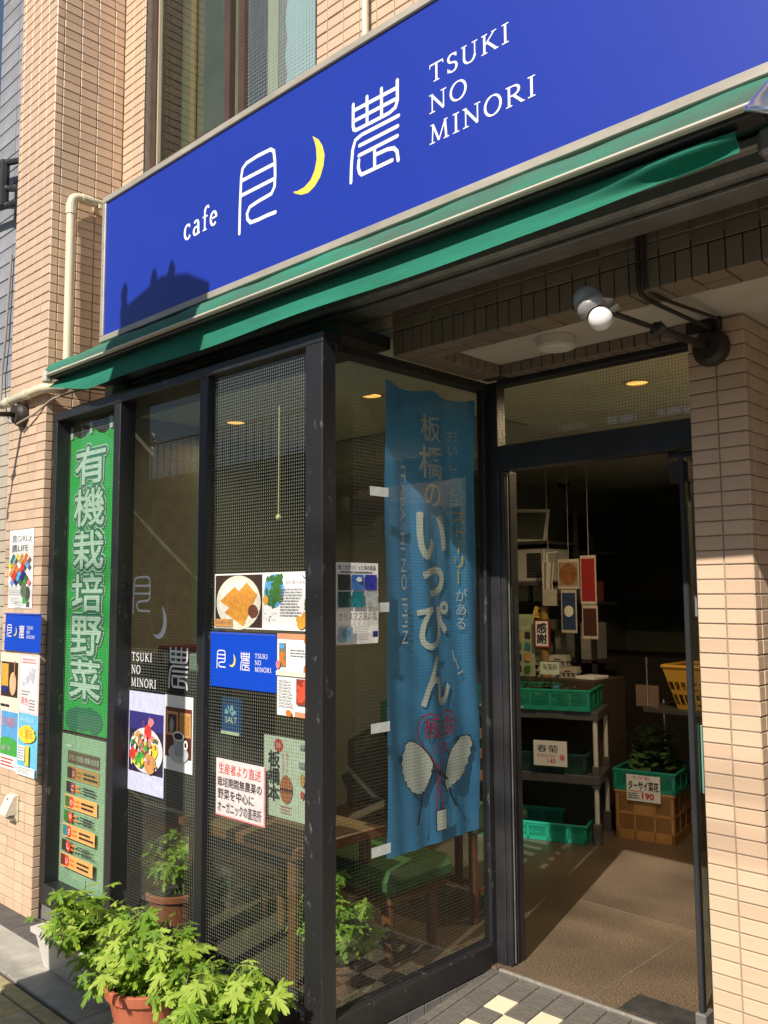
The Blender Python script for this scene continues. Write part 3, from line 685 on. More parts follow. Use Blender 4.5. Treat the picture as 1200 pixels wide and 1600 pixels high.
# gooseneck spot lamps
LMP = M('lamp_dark_iron', (.02, .019, .018), .5, var=.6, vscale=30, col2=(.045, .03, .022))
LGR = M('lamp_grey_socket', (.42, .41, .40), .4, metal=.3, var=.3, vscale=30)
BULB = M('opal_bulb', (.82, .80, .78), .25)
def align(p, d):
    q = Vector(d).normalized().to_track_quat('Z', 'Y'); return Matrix.Translation(Vector(p)) @ q.to_matrix().to_4x4()
def spot(name, label, base, arm_end, sock_dir, has_socket=True):
    t = Thing(name, label, 'lamp', base)
    b = Vector(base)
    t.part('base', MB().lathe([(0, 0), (.064, 0), (.066, .012), (.060, .030), (.050, .045), (.046, .052), (.0, .052)], align(b, (0, -1, 0)), 28), LMP, smooth=False)
    e = Vector(arm_end); s_ = b+Vector((0, -.04, 0)); mid = s_.lerp(e, .55)
    t.part('arm', MB().tube([s_, mid], .0135, 12).tube([mid, e], .0085, 10), LMP, smooth=True)
    t.part('joint', MB().tube([mid+Vector((-.018, 0, -.014)), mid+Vector((.018, 0, .010))], .017, 12).tube([mid+Vector((0, .02, 0)), mid+Vector((0, -.02, .004))], .016, 12), LMP)
    if has_socket:
        d = Vector(sock_dir).normalized(); c = e+Vector((-.050, -.02, .030)); A = align(c-d*.055, d)
        t.part('socket', MB().lathe([(0, 0), (.018, .002), (.031, .010), (.039, .026), (.042, .045), (.042, .060), (.045, .063), (.045, .074), (.038, .088), (.030, .092)], A, 26), LGR, smooth=True)
        bl = [(.0345*math.sin(a), .117-.0345*math.cos(a)) for a in [PI*k/12 for k in range(2, 13)]]
        t.part('bulb', MB().lathe(bl, A, 26), BULB, smooth=True)
        t.part('clamp', MB().box(-.018, .018, -.003, .003, -.02, .02, 0, align(e+Vector((-.005, -.015, .02)), (.4, -.3, .6))).box(-.014, .014, -.004, .004, -.02, .02, 0, align(e+Vector((.01, 0, .004)), (.6, .2, .3))), ALU)
    return t
spot('spot_lamp', 'grey adjustable spot lamp with white bulb on the pier beside the door', (-1.238, 2.95, 2.341), (-1.215, 2.20, 2.292), (.42, -.05, -.62))
t = spot('spot_lamp', 'dark iron lamp arm reaching out from the left pilaster', (-4.575, 2.0, 2.455), (-4.60, 1.45, 2.40), (0, 0, -1), True)
# spot with a reflector shade on an arm from the sign, right edge
rs = Thing('reflector_lamp', 'shiny metal reflector lamp at the right end of the awning', 'lamp', (-.54, 1.62, 2.36))
A = align((-.462, 1.591, 2.440), (-.4, .3, -.8))
rs.part('shade', MB().lathe([(.018, -.03), (.030, -.02), (.055, .02), (.082, .065), (.093, .085), (.097, .086), (.097, .097), (.089, .097), (.050, .02)], A, 36), M('polished_shade', (.80, .81, .84), .28, metal=1), smooth=True)
rs.part('arm', MB().tube(bend([(-.448, 1.58, 2.47), (-.40, 1.60, 2.66), (-.42, 1.85, 2.80), (-.40, 1.998, 2.80)], .06), .009, 10), ALU, smooth=True)
rs.part('bulb', MB().lathe([(.03*math.sin(PI*k/8), .06-.03*math.cos(PI*k/8)) for k in range(9)], A, 16), BULB, smooth=True)
# cables down the header beam to the lamp
cbl = bend([(-1.222, 2.393, 2.62), (-1.222, 2.393, 2.40), (-1.215, 2.43, 2.385), (-1.225, 2.90, 2.40), (-1.236, 2.94, 2.40)], .03)
solo('lamp_cable', MB().tube(cbl, .007, 8), LMP, 'black cable dropping over the tiled header to the pier lamp', 'cable', tuple(cbl[0]))
cbl = bend([(-1.200, 2.393, 2.62), (-1.200, 2.393, 2.41), (-1.19, 2.44, 2.39), (-1.19, 2.90, 2.425), (-1.22, 2.945, 2.38)], .03)
solo('lamp_cable', MB().tube(cbl, .006, 8), LMP, 'second black cable, looping nearer the pier corner above the lamp', 'cable', tuple(cbl[0]))
solo('lamp_conduit', MB().tube([(-1.2295, 2.944, 2.30), (-1.2295, 2.944, 2.285)], .006, 8), LMP, 'short black conduit stub under the pier lamp', 'conduit', (-1.2295, 2.944, 2.285))
cl = Thing('soffit_light', 'round surface mounted cream light on the entrance soffit', 'ceiling light', (-1.745, 2.755, 2.447))
cl.part('body', MB().lathe([(0, 0), (.070, 0), (.072, -.004), (.072, -.036), (.069, -.042), (.056, -.043)], Matrix.Translation((-1.745, 2.755, 2.447)), 36), M('cream_fitting', (.62, .57, .49), .5))
cl.part('diffuser', MB().lathe([(.056, -.043), (.05, -.047), (.0, -.048)], Matrix.Translation((-1.745, 2.755, 2.447)), 36), M('opal_diffuser', (.70, .68, .62), .4))

# ================================================================ NEIGHBOUR, STREET ACROSS
nb = Thing('neighbour_building', 'block building just left of the cream pilaster, its upper wall toned for shade', 'building', (-5.4, 2.6, G))
NBU = M('shaded_blue_grey_block', (.30, .305, .34), .85, var=.35, vscale=5, rand=.08, bump=.4, bscale=40)  # block paint with the upper wall's shade put into its blue-grey
NBL = M('grey_beige_tile', (.42, .37, .29), .7, var=.15, vscale=6, rand=.06)
nc = nb.part('wall', MB().box(-6.40, -4.76, 2.55, 5.0, -.4, 7.5), M('block_joint', (.11, .11, .12), .9))
it = []
wall_tiles(it, '-y', 2.55, -6.40, -4.76, 2.95, 7.3, .30, .115, .008, 0)
lay_tiles(nc, (-5.4, 2.6, G), it, NBU, 'block', 120, .010)
it = []
wall_tiles(it, '-y', 2.55, -6.40, -4.76, G, 2.95, .12, .075, .005, .02)
lay_tiles(nc, (-5.4, 2.6, G), it, NBL, 'wall_tile', 220, .009)
rk = Thing('metal_bracket', 'black steel bracket frame on the grey neighbouring wall', 'bracket', (-5.5, 2.3, 4.0))
for xa, za, xb, zb in ((-6.5, 4.66, -5.70, 4.46), (-6.5, 4.52, -5.72, 4.25), (-6.5, 4.30, -5.75, 4.18)):
    rk.part('bar', MB().tube([(xa, 2.43, za), (xb, 2.46, zb)], .022, 8), BLACK)
rk.part('strut', MB().tube([(-6.02, 2.44, 4.55), (-6.02, 2.44, 4.22)], .035, 8), BLACK)
rk.part('wall_plate', MB().box(-5.78, -5.68, 2.44, 2.545, 4.14, 4.50, .005), BLACK)
ncb = [(-6.05, 2.52, 3.9), (-6.08, 2.51, 3.3), (-6.12, 2.51, 3.05), (-6.10, 2.50, 2.85), (-6.02, 2.50, 2.72), (-5.95, 2.52, 2.68)]
solo('wall_cable', MB().tube(bend(ncb, .04), .009, 8), M('grey_cable', (.3, .27, .24), .7), 'loose grey cable hanging on the neighbouring wall beside the pilaster', 'cable', ncb[0])

op = Thing('opposite_building', 'low dark building across the street, seen as a reflection in the shop glass', 'building', (-6, -8, G))
OPM = M('opposite_wall', (.16, .15, .135), .85, var=.3, vscale=1.5)
ow = op.part('wall', MB().box(-26, 12, -14, -8.0, -.4, 4.5), OPM)
for i in range(10):
    for zz in (.3, 2.6):
        x = -22+i*3.2; f = op.part('window', MB().box(x, x+1.9, -8.03, -7.985, zz, zz+1.5, .01), M('opp_frame', (.05, .05, .05), .5), ow)
        op.part('pane', MB().box(x+.06, x+1.84, -7.98, -7.975, zz+.06, zz+1.44), M('opp_glass', (.03, .035, .04), .05), f)
rl = op.part('roof_railing', MB().box(-26, 12, -8.1, -8.06, 5.42, 5.46), BLACK, ow)
for i in range(127): op.part('baluster', MB().box(-26+i*.3, -25.975+i*.3, -8.09, -8.07, 4.5, 5.42), BLACK, rl)
up_ = Thing('shadow_post', 'unseen post and box, added and shaped for the shadow on the sign corner', 'post', (-2.83, .5, G))  # off-frame caster added for the sign shadow; its form is a guess
PG = M('post_grey', (.36, .37, .38), .5)
up_.part('post', MB().tube([(-2.80, .5, -.1), (-2.80, .5, 4.1)], .07, 16), PG)
up_.part('cabinet', MB().prism([(-3.17, .42, 2.75), (-2.50, .42, 2.75), (-2.50, .42, 4.02), (-2.66, .42, 4.10), (-2.86, .42, 4.14), (-3.17, .42, 4.07)], (0, 0, 0), (0, .16, 0)), PG)
for dx in (-2.90, -2.76, -3.15): up_.part('shadow_knob', MB().lathe([(0, 0), (.030, 0), (.035, .05), (.022, .09), (.03, .13), (.012, .17), (0, .17)], Matrix.Translation((dx, .5, 4.08)), 12), WHITE)
for zz, yy, nm in ((9.42, -6.34, 'topmost'), (9.0, -6.1, 'middle'), (7.4, -6.4, 'lowest')):
    solo('power_line', MB().tube([(-30+i*2, yy+.002*i, zz-.4*math.sin(PI*i/29)) for i in range(30)], .012, 6), LMP, nm+' of three black overhead lines across the street, reflected in the glass', 'power line', (-30, yy, zz), 'overhead lines along the street')
sc_ = Thing('shadow_box', 'unseen low box at the kerb, added for the shadow on the left paving', 'cabinet', (-3.15, .6, G))  # unseen box added off frame to throw the shadow on the paving corner
sc_.part('body', MB().box(-3.36, -2.94, .50, .78, G-.012, .90, .01), PG); sc_.part('lid', MB().box(-3.38, -2.92, .48, .80, .90, .93, .006), PG)
sc_.part('door_panel', MB().box(-3.34, -2.96, .494, .50, 0, .87, .003), PG); sc_.part('lock', MB().box(-2.99, -2.975, .488, .494, .45, .50), BLACK)

# ================================================================ PRINTED THINGS
def C(name, r, g, b, rough=.6, **k):
    if 'var' not in k: k.update(var=.22, vscale=38)
    return M(name, lin(r, g, b), rough, **k)
ORANGE = C('print_orange', 222, 120, 40); PEACH = C('print_peach', 232, 150, 110); GOLD = C('print_gold', 224, 165, 60); LEAF = C('print_leaf', 60, 110, 45)
SKYB = C('print_sky', 90, 160, 215); DKBR = C('print_dark_brown', 60, 40, 32); CRM = C('print_cream', 228, 222, 200); PINK = C('print_pink', 225, 130, 135)
YELP = C('print_yellow', 235, 205, 60); TEALP = C('print_teal', 40, 130, 130); NAVY = C('print_navy', 30, 40, 120); MAROON = C('print_maroon', 95, 45, 32)
GRN = C('print_green', 70, 165, 70); LILAC = C('print_lilac', 205, 205, 228); TAN = C('print_tan', 205, 150, 90); GREYP = C('print_grey', 150, 150, 150)
PURP = C('print_purple', 85, 60, 110); REDP = C('print_red', 205, 60, 50)
def logo_on(p, x0, y0, x1, y1, wd, name='lettering', mat=None, moon=None):
    """whole logo strip (characters, crescent, three words) scaled into a box"""
    mat = mat or SIGNWHITE; sx = (x1-x0)/(-1.30+2.72); sy = (y1-y0)/(3.19-2.89)
    fx = lambda q: x0+(q+2.72)*sx; fy = lambda q: y0+(q-2.89)*sy; z = p.up()
    p.mb(name, logo_strokes('tsuki', fx, fy, wd, z), mat); p.mb(name, logo_strokes('nou', fx, fy, wd*.85, z), mat)
    p.mb('crescent', MB().poly([(fx(a), fy(b), z) for a, b in LOGO['moon']]), moon or MOONY)
    for wd_, (ya, xb) in (('TSUKI', (3.10, -1.40)), ('NO', (3.0, -1.56)), ('MINORI', (2.90, -1.31))): p.mb(name, serif_text(wd_, fx(-1.715), fy(ya), fx(xb), .062*sy*1.15, z), mat)
Y3 = 2.0635     # outer face of the right-hand front pane
# french toast photo
p = Panel('photo_print', 'photo print of golden french toast on a white plate', 'photo print', (-2.912, Y3, 1.367), Panel.FRONT)
p.sheet('sheet', .309, .212, PAPER); p.rect('picture', .006, .006, .303, .206, DKBR)
p.disc('plate', .155, .10, .140, .104, CRM, 30); p.disc('plate_well', .158, .10, .118, .084, C('plate_inner', 240, 236, 222), 28)
z = p.up(); mb = MB()
for k, (a, b) in enumerate((((.04, .105), (.115, .15)), ((.07, .06), (.16, .12)), ((.10, .10), (.19, .165)))):
    mb.poly([(a[0], a[1], z+k*.0001), (a[0]+.12, a[1]-.05, z+k*.0001), (b[0]+.085, b[1]-.035, z+k*.0001), (b[0]+.02, b[1]+.012, z+k*.0001)])
p.mb('toast', mb, C('toast_gold', 232, 160, 62, var=.35, vscale=60))
p.disc('walnut', .25, .068, .030, .027, C('walnut', 120, 70, 50, var=.4, vscale=120), 14, .1)
p.rect('caption', .006, .006, .125, .036, TAN); p.text('フレンチトースト', .012, .014, .118, .028, INK)
# citrus print
p = Panel('photo_print', 'photo print with lemon tree, text and yellow citrus fruits', 'photo print', (-2.602, Y3, 1.367), Panel.FRONT)
p.sheet('sheet', .272, .212, PAPER); p.disc('picture', .062, .145, .060, .062, SKYB, 24, .05)
p.blobs('leaves', .004, .08, .12, .208, 34, .013, LEAF, .3); p.disc('fruit', .014, .11, .016, .018, GOLD); p.blobs('dots', .01, .03, .08, .07, 16, .0022, INK, 0)
p.text('皮まで食べられる', .13, .168, .235, .182, GREYINK); p.lines(.10, .05, .225, .155, 10, GREYINK, .3)
p.blobs('fruit', .18, .002, .27, .075, 9, .018, GOLD, .06); p.blobs('leaves', .235, .05, .27, .12, 4, .016, LEAF, .3)
p.mb('rays', MB().stroke([(.225, .20), (.268, .17)], .0025, p.up()).stroke([(.24, .208), (.268, .175)], .0025, p.z).stroke([(.258, .208), (.268, .175)], .0025, p.z), NAVY)
# blue logo card, pane
p = Panel('logo_card', 'blue logo card on the glass below the french toast photo', 'card', (-2.932, Y3-.0022, 1.140), Panel.FRONT)
p.sheet('sheet', .411, .212, CARDBLUE); logo_on(p, .040, .068, .385, .142, .0042)
p.rect('laminate_edge', 0, .204, .411, .2115, C('laminate', 60, 90, 200, .2))
# citrus text sheet
p = Panel('flyer', 'white flyer with orange dots and kumquat photos beside the corner post', 'flyer', (-2.5195, Y3, 1.064), Panel.FRONT)
p.sheet('sheet', .183, .292, PAPER); p.rect('band', .0, .272, .183, .292, PEACH); p.rect('photo', .012, .172, .050, .258, C('kumquat_bg', 120, 120, 90))
p.blobs('kumquats', .012, .174, .050, .235, 14, .008, ORANGE, .05); p.disc('sky', .03, .247, .014, .010, SKYB)
p.lines(.075, .21, .16, .24, 3, GREYINK, .3); p.disc('dot', .168, .272, .017, .017, ORANGE); p.disc('dot', .168, .165, .018, .024, ORANGE); p.disc('dot', .010, .180, .012, .015, PINK)
p.rect('band', .0, .142, .183, .158, CRM); p.lines(.012, .03, .10, .13, 9, GREYINK, .28); p.rect('photo', .115, .045, .178, .135, C('kumquat_red', 150, 60, 40))
p.blobs('kumquats', .115, .045, .178, .135, 26, .010, C('kumquat_print', 225, 85, 55), .05); p.disc('dot', .075, .012, .016, .012, ORANGE); p.rect('band', .11, .002, .182, .020, PEACH)
# handwritten notice
p = Panel('handwritten_notice', 'handwritten notice in red and black ink above the wooden table', 'notice', (-2.888, Y3, .652), Panel.FRONT)
p.sheet('sheet', .303, .215, C('notice_paper', 225, 210, 210), .0015); p.rect('border', .296, .0, .303, .215, PINK); p.rect('border', 0, 0, .296, .005, PINK)
p.text('生産者より直送', .018, .160, .280, .200, C('notice_red', 225, 95, 85)); p.text('栽培期間無農薬の', .012, .112, .285, .148, INK); p.text('野菜を中心に', .016, .066, .240, .104, INK); p.text('オーガニックの直売所', .016, .016, .285, .058, INK)
# things behind the pane
p = Panel('salt_pouch', 'small blue pouch of salt behind the glass', 'pouch', (-2.885, 2.095, .957), Panel.FRONT)
p.sheet('sheet', .118, .140, C('pouch_blue', 35, 80, 140, .35), .012); p.text('SALT', .025, .046, .098, .068, WHITE); p.blobs('print', .02, .07, .10, .115, 9, .009, C('pouch_light', 150, 190, 215), .3); p.rect('flap', .006, .118, .112, .138, C('pouch_dark', 25, 60, 110)); p.rect('hem', 0, 0, .118, .012, CRM)
p = Panel('magazine', 'pale magazine cover with large black title 板橋本 behind the glass', 'magazine', (-2.620, 2.09, .695), Panel.FRONT)
p.sheet('sheet', .250, .285, C('magazine_cover', 215, 212, 200), .006); p.disc('stamp', .085, .255, .026, .024, REDP); p.text('板橋本', .028, .055, .092, .232, INK, True, dil=.0025)
p.text('定本', .072, .246, .098, .264, PAPER); p.text('小さなまちの大きな魅力', .106, .13, .120, .228, PINK, True); p.text('板橋をまるごと楽しむ', .128, .15, .142, .235, PINK, True)
p.disc('burger', .132, .105, .035, .050, C('burger_bun', 190, 100, 55, var=.3, vscale=60)); p.rect('filling', .098, .095, .166, .108, MAROON); p.lines(.10, .018, .165, .05, 3, PINK, .4); p.rect('picture', .205, .19, .245, .21, GREYP); p.rect('picture', .21, .255, .245, .272, GREYP); p.disc('picture', .225, .15, .016, .022, TAN, 10, .2); p.disc('picture', .225, .10, .010, .014, REDP, 10, .2)
# pull cord inside
pc = Thing('pull_cord', 'pale pull cord with a round knob hanging inside the glass', 'pull cord', (-2.685, 2.2, 1.80))
pc.part('cord', MB().tube([(-2.685, 2.2, 1.81), (-2.683, 2.2, 2.44)], .0028, 6), C('cord_cream', 225, 205, 140)); pc.part('knob', MB().lathe([(.012*math.sin(PI*k/8), -.012*math.cos(PI*k/8)) for k in range(9)], Matrix.Translation((-2.685, 2.2, 1.80)), 14), C('knob_cream', 235, 215, 160))

# salt flyer on the return glass
p = Panel('salt_flyer', 'white flyer with six blue sea photos titled クリスマス島の塩', 'flyer', (-2.2745, 2.125, 1.318), Panel.SIDE)
p.sheet('sheet', .214, .292, PAPER); p.text('風と光がつくった海の結晶', .010, .266, .200, .284, INK); p.lines(.02, .254, .19, .262, 1, INK, .5)
for k, cs in enumerate(((60, 80, 70), (70, 130, 210), (50, 60, 170), (25, 90, 90), (30, 140, 150), (195, 205, 205))):
    a = .008+(k % 3)*.067; b = .193 if k < 3 else .132
    p.rect('photo', a, b, a+.062, b+.056, C('sea_photo_%d' % k, *cs, .35, var=.5, vscale=50))
p.disc('cloud', .110, .232, .015, .008, PAPER, 10, .2); p.text('クリスマス島の塩', .006, .085, .200, .115, INK); p.rect('map', .008, .010, .075, .062, C('map_blue', 130, 165, 185)); p.disc('island', .04, .04, .022, .014, C('map_line', 95, 140, 165), 10, .25)
p.lines(.082, .012, .165, .065, 9, GREYINK, .3); p.rect('stamp', .175, .022, .202, .044, NAVY)

# draped banner helpers -----------------------------------------------------
import bmesh
def drape(o, fn, maxlen=.03):
    bm = bmesh.new(); bm.from_mesh(o.data); bmesh.ops.triangulate(bm, faces=bm.faces[:])
    for _ in range(4):
        es = [e for e in bm.edges if e.calc_length() > maxlen]
        if not es: break
        bmesh.ops.subdivide_edges(bm, edges=es, cuts=1); bmesh.ops.triangulate(bm, faces=bm.faces[:])
    for v in bm.verts: v.co.z += fn(v.co.x, v.co.y)
    bm.to_mesh(o.data); bm.free(); o.data.update()
# blue banner
BW, BH = .556, 1.80
def bwave(x, y):
    f = min(1, max(0, (y-.05)/.4)); s = y/BH
    return .0080*math.sin(x*23+1.2*math.sin(s*4)+s*2.5)*(.35+.65*f)+.0035*math.sin(x*47+s*6)+.004*math.sin(s*15+x*9)
BLUEB = M('banner_blue', (.085, .40, .84), .85, var=.12, vscale=3, trans=.3)
BGY = M('banner_print_white', (.80, .82, .78), .85, trans=.2)
bn = Panel('blue_banner', 'tall blue cloth banner with crane emblem hanging behind the wired side glass', 'banner', (-2.314, 2.418, .530), Panel.SIDE, step=.0008)
def edge_top(x): return BH-.02*abs(math.sin(x/BW*PI*2))-.03*x/BW*0
mb = MB().grid(lambda u, v: (u*BW, v*(edge_top(u*BW)-(.0+.0*u))+(1-v)*(-.010+.0*u), bwave(u*BW, v*BH)), 60, 120)
bn.mb('cloth', mb, BLUEB); bn.z = .0025
def bt(body, u0, v0, u1, v1, mat, **k):   # v measured from the top
    o = bn.text(body, u0*BW, BH*(1-v1), u1*BW, BH*(1-v0), mat, **k); drape(o, bwave); return o
bt('板', .37, .058, .60, .120, BGY, bold=.012); bt('橋', .34, .130, .62, .205, BGY, bold=.012); bt('の', .39, .215, .58, .268, BGY, bold=.012)
bt('い', .33, .285, .64, .385, BGY, dil=.006); bt('っ', .38, .405, .62, .468, BGY, dil=.006); bt('ぴ', .32, .482, .67, .585, BGY, dil=.004); bt('ん', .36, .600, .66, .708, BGY, dil=.004)
bt('おいし', .70, .082, .80, .178, BGY, vertical=True); bt('丨とは', .71, .19, .80, .262, BGY, vertical=True); bt('スト丨リ丨', .73, .275, .84, .44, YELP, vertical=True); bt('がある', .76, .452, .86, .545, BGY, vertical=True)
V, F, a, b, c, d = text_data('ITABASHI NO IPPIN', .0)
z = bn.up(); m_ = bpy.data.meshes.new('lettering')
m_.from_pydata([(.150*BW+(v[1]-c)/(d-c)*.032, BH*(1-.185)-(v[0]-a)/(b-a)*BH*.385, z) for v in V], [], F); m_.update()
o = link('lettering', m_, BGY, bn.o); drape(o, bwave)
# three small dashes, heart thread, cranes, tag
z = bn.up(); mb = MB()
for q in (((.70, .592), (.72, .615)), ((.735, .612), (.77, .635)), ((.76, .645), (.81, .640))): mb.stroke([(q[0][0]*BW, BH*(1-q[0][1])), (q[1][0]*BW, BH*(1-q[1][1]))], .008, z)
o = bn.mb('dashes', mb, BGY); drape(o, bwave)
bp = lambda x, y: ((x-600)/150*BW, BH*(1-(y-598)/728))      # measured marks -> cloth coordinates
bz = bn.up(); th = MB()
for st in ([(664, 1190), (655, 1175), (648, 1160), (647, 1142), (652, 1130), (662, 1125), (670, 1128), (673, 1135)], [(684, 1128), (692, 1124), (702, 1128), (708, 1140), (707, 1152), (698, 1160), (684, 1162), (676, 1167), (675, 1175)], [(664, 1190), (672, 1205), (680, 1220), (676, 1240), (672, 1255), (674, 1275), (678, 1300)], [(692, 1175), (686, 1190), (680, 1205), (674, 1225), (676, 1245), (682, 1262), (681, 1280)]): th.stroke([bp(*q) for q in st], .006, bz)
CRIM = C('thread_crimson', 190, 40, 70, .8)
o = bn.mb('thread', th, CRIM); drape(o, bwave)
x0, y0 = bp(655, 1165); x1, y1 = bp(702, 1130); o = bn.text('板橋', x0, y0, x1, y1, CRIM); drape(o, bwave)
x0, y0 = bp(668, 1190); x1, y1 = bp(697, 1172); o = bn.text('いっぴん', x0, y0, x1, y1, CRIM); drape(o, bwave)
def crane(body, neck, legs):
    pts = [bp(*q) for q in body]; cx = sum(q[0] for q in pts)/len(pts); cy = sum(q[1] for q in pts)/len(pts)
    z = bn.up(); o = bn.mb('crane_outline', MB().poly([(cx+(q[0]-cx)*1.07, cy+(q[1]-cy)*1.04, z) for q in pts]), NAVY2); drape(o, bwave)
    z = bn.up(); o = bn.mb('crane', MB().poly([(q[0], q[1], z) for q in pts]), BGY); drape(o, bwave)
    mb = MB(); z = bn.up()
    for st, wd in ((neck, .010), (legs, .011)): mb.stroke([bp(*q) for q in st], wd, z)
    o = bn.mb('crane_leg', mb, NAVY2); drape(o, bwave)
NAVY2 = C('emblem_navy', 25, 32, 60, .8)
def scallop(pts, n=2):
    out = []
    for a, b in zip(pts, pts[1:]):
        dx, dy = b[0]-a[0], b[1]-a[1]
        out.append(a)
        out.append((a[0]+dx*.5+dy*.22, a[1]+dy*.5-dx*.22))
    return out+[pts[-1]]
lw = scallop([(633, 1163), (626, 1175), (622, 1188), (621, 1200), (623, 1213), (627, 1224), (632, 1234), (639, 1242), (647, 1245)][::-1])[::-1]
crane(lw+[(652, 1248), (660, 1236), (666, 1218), (667, 1203), (662, 1190), (654, 1178), (644, 1168)], [(666, 1215), (672, 1216), (678, 1222)], [(652, 1245), (648, 1262), (641, 1290)])
rw = scallop([(726, 1170), (731, 1178), (730, 1192), (727, 1206), (722, 1220), (715, 1232), (706, 1240), (699, 1244)])
crane([(714, 1170)]+rw+[(692, 1252), (686, 1240), (688, 1222), (692, 1204), (700, 1186)], [(690, 1232), (684, 1226), (676, 1216)], [(694, 1248), (700, 1265), (706, 1278)])
z = bn.up(); x0, y0 = bp(671, 1308); x1, y1 = bp(686, 1278)
o = bn.mb('tag_outline', MB().quad((x0-.004, y0-.004, z), (x1+.004, y0-.004, z), (x1+.004, y1+.004, z), (x0-.004, y1+.004, z)), NAVY2); drape(o, bwave)
z = bn.up(); o = bn.mb('tag', MB().quad((x0, y0, z), (x1, y0, z), (x1, y1, z), (x0, y1, z)), BGY); drape(o, bwave)
for k, (za, nm) in enumerate(((1.862, 'topmost'), (1.43, 'second'), (.992, 'third'), (.555, 'lowest'))):
    y_ = 2.30
    solo('tape_strip', MB().box(-2.2745, -2.2735, y_, y_+.098, za, za+.035), C('tape_white', 205, 212, 212, .4), nm+' of four white tape strips along the left edge of the blue banner', 'tape', (-2.274, y_, za), 'tape strips beside the blue banner')

# green banner behind the left pane
gb = Panel('green_banner', 'green banner reading 有機栽培野菜 in outlined white behind the left pane', 'banner', (-4.268, 2.115, .832), Panel.FRONT, step=.0008)
GBG = M('banner_green', (.012, .56, .10), .8, var=.06, vscale=4, trans=.2); GBT = C('banner_dark_teal', 28, 128, 96, .8); GBW = C('banner_text_white', 226, 236, 228, .8)
GW, GH = .452, 1.515
gb.mb('cloth', MB().grid(lambda u, v: (u*GW, v*(GH-.055*abs(math.sin(u*PI*2))*(1 if v > .9 else 1)*v**12), .001*math.sin(u*14)), 40, 40), GBG)
gb.z = .002
z = gb.up()
mb = MB()
for cx, cy, r in ((.10, .03, .075), (.21, .02, .085), (.32, .03, .08), (.15, .08, .06), (.27, .085, .06)): mb.disc(cx, max(cy, r*.75), r, r*.7, z+cx*.0003, 18, .06)
gb.mb('cabbage_print', mb, GBT)
chars = '有機栽培野菜'; ch_h = (GH-.10-.15)/6
for dl_, mt in ((.024, GBW), (.018, GBT), (.004, GBW)):
    gb.up(); z = gb.up()
    for k, chx in enumerate(chars):
        y1 = GH-.105-k*ch_h
        gb.text(chx, .075, y1-ch_h+.022, .375, y1-.006, mt, z=z+.00018*k, dil=dl_)
for k, (xx, yy) in enumerate(((.015, GH-.02), (.215, GH-.015), (.415, GH-.012))): gb.rect('loop_tab', xx, yy-.03, xx+.028, yy+.03, C('tab_white', 215, 220, 215))

# balanced meal board
bo = Panel('meal_board', 'pale green notice board listing healthy foods in orange rows', 'notice board', (-4.268, 2.115, .085), Panel.FRONT)
bo.sheet('sheet', .438, .728, C('board_mint', 188, 214, 186, .6, trans=.1), .004)
bo.rect('heading_bar', .07, .590, .39, .652, C('board_brown', 122, 92, 68)); bo.text('バランスの良い食事の合言葉', .085, .606, .378, .636, PAPER); bo.rect('tag', .055, .668, .11, .680, PAPER)
for k, ch in enumerate('まごわやさしい'):
    y = .515-k*.068
    if k % 2 == 0: bo.rect('row', .07, y, .388, y+.064, C('board_orange', 232, 168, 98))
    bo.rect('picture', .074, y+.006, .122, y+.058, (DKBR, INK, LEAF, LEAF, TEALP, DKBR, MAROON)[k])
    bo.disc('badge', .140, y+.032, .021, .028, REDP); bo.text(ch, .128, y+.018, .152, y+.046, PAPER); bo.lines(.17, y+.012, .22, y+.052, 2, ORANGE, .45); bo.lines(.24, y+.012, .38, y+.052, 2 if k % 2 == 0 else 3, INK, .45)

# decals and photos on the middle pane
DEC = M('white_decal', (.72, .72, .76), .5)
p = Panel('window_decal', 'white logo decal on the middle pane above the food photos', 'decal', (-3.66, 2.1138, 1.05), Panel.FRONT)
sxy = lambda x0, x1, y0, y1, a0, a1, b0, b1: (lambda q: x0+(q-a0)/(a1-a0)*(x1-x0), lambda q: y0+(q-b0)/(b1-b0)*(y1-y0))
z = p.up()
f1, f2 = sxy(.044, .185, .365, .530, -2.70, -2.48, 2.907, 3.185); p.mb('lettering', logo_strokes('tsuki', f1, f2, .0095, z), DEC)
f1, f2 = sxy(.215, .325, .255, .400, -2.378, -2.206, 2.938, 3.143); p.mb('crescent', MB().poly([(f1(a), f2(b), z) for a, b in LOGO['moon']]), DEC)
f1, f2 = sxy(.350, .487, .052, .222, -2.072, -1.850, 2.901, 3.177); p.mb('lettering', logo_strokes('nou', f1, f2, .0095, z), DEC)
for wd_, y_, x_ in (('TSUKI', .152, .212), ('NO', .095, .118), ('MINORI', .038, .250)): p.mb('lettering', serif_text(wd_, .040, y_, x_, .038, z), DEC)
p = Panel('photo_print', 'photo print of a vegetable plate on dark blue, middle pane', 'photo print', (-3.630, 2.1128, .632), Panel.FRONT)
p.sheet('sheet', .292, .436, C('photo_lilac', 200, 203, 232)); p.rect('picture', .006, .085, .286, .348, C('night_blue', 42, 32, 60)); p.rect('picture', .006, .27, .286, .348, C('night_blue2', 50, 45, 120))
p.disc('plate', .150, .185, .135, .098, C('plate_white', 222, 218, 222), 30); p.disc('tomato', .165, .265, .03, .034, REDP); p.disc('flower', .19, .31, .022, .020, PINK, 12, .3); p.disc('flower', .13, .30, .014, .018, PURP, 10, .3)
for (a, b, r, m_) in ((.15, .205, .045, PINK), (.22, .19, .035, YELP), (.06, .20, .030, PURP), (.055, .16, .034, REDP), (.11, .145, .040, GRN), (.19, .135, .050, TAN), (.10, .235, .035, TAN), (.155, .20, .025, C('beet_pink', 200, 50, 120))):
    p.disc('vegetable', a, b, r, r*.9, m_, 16, .14)
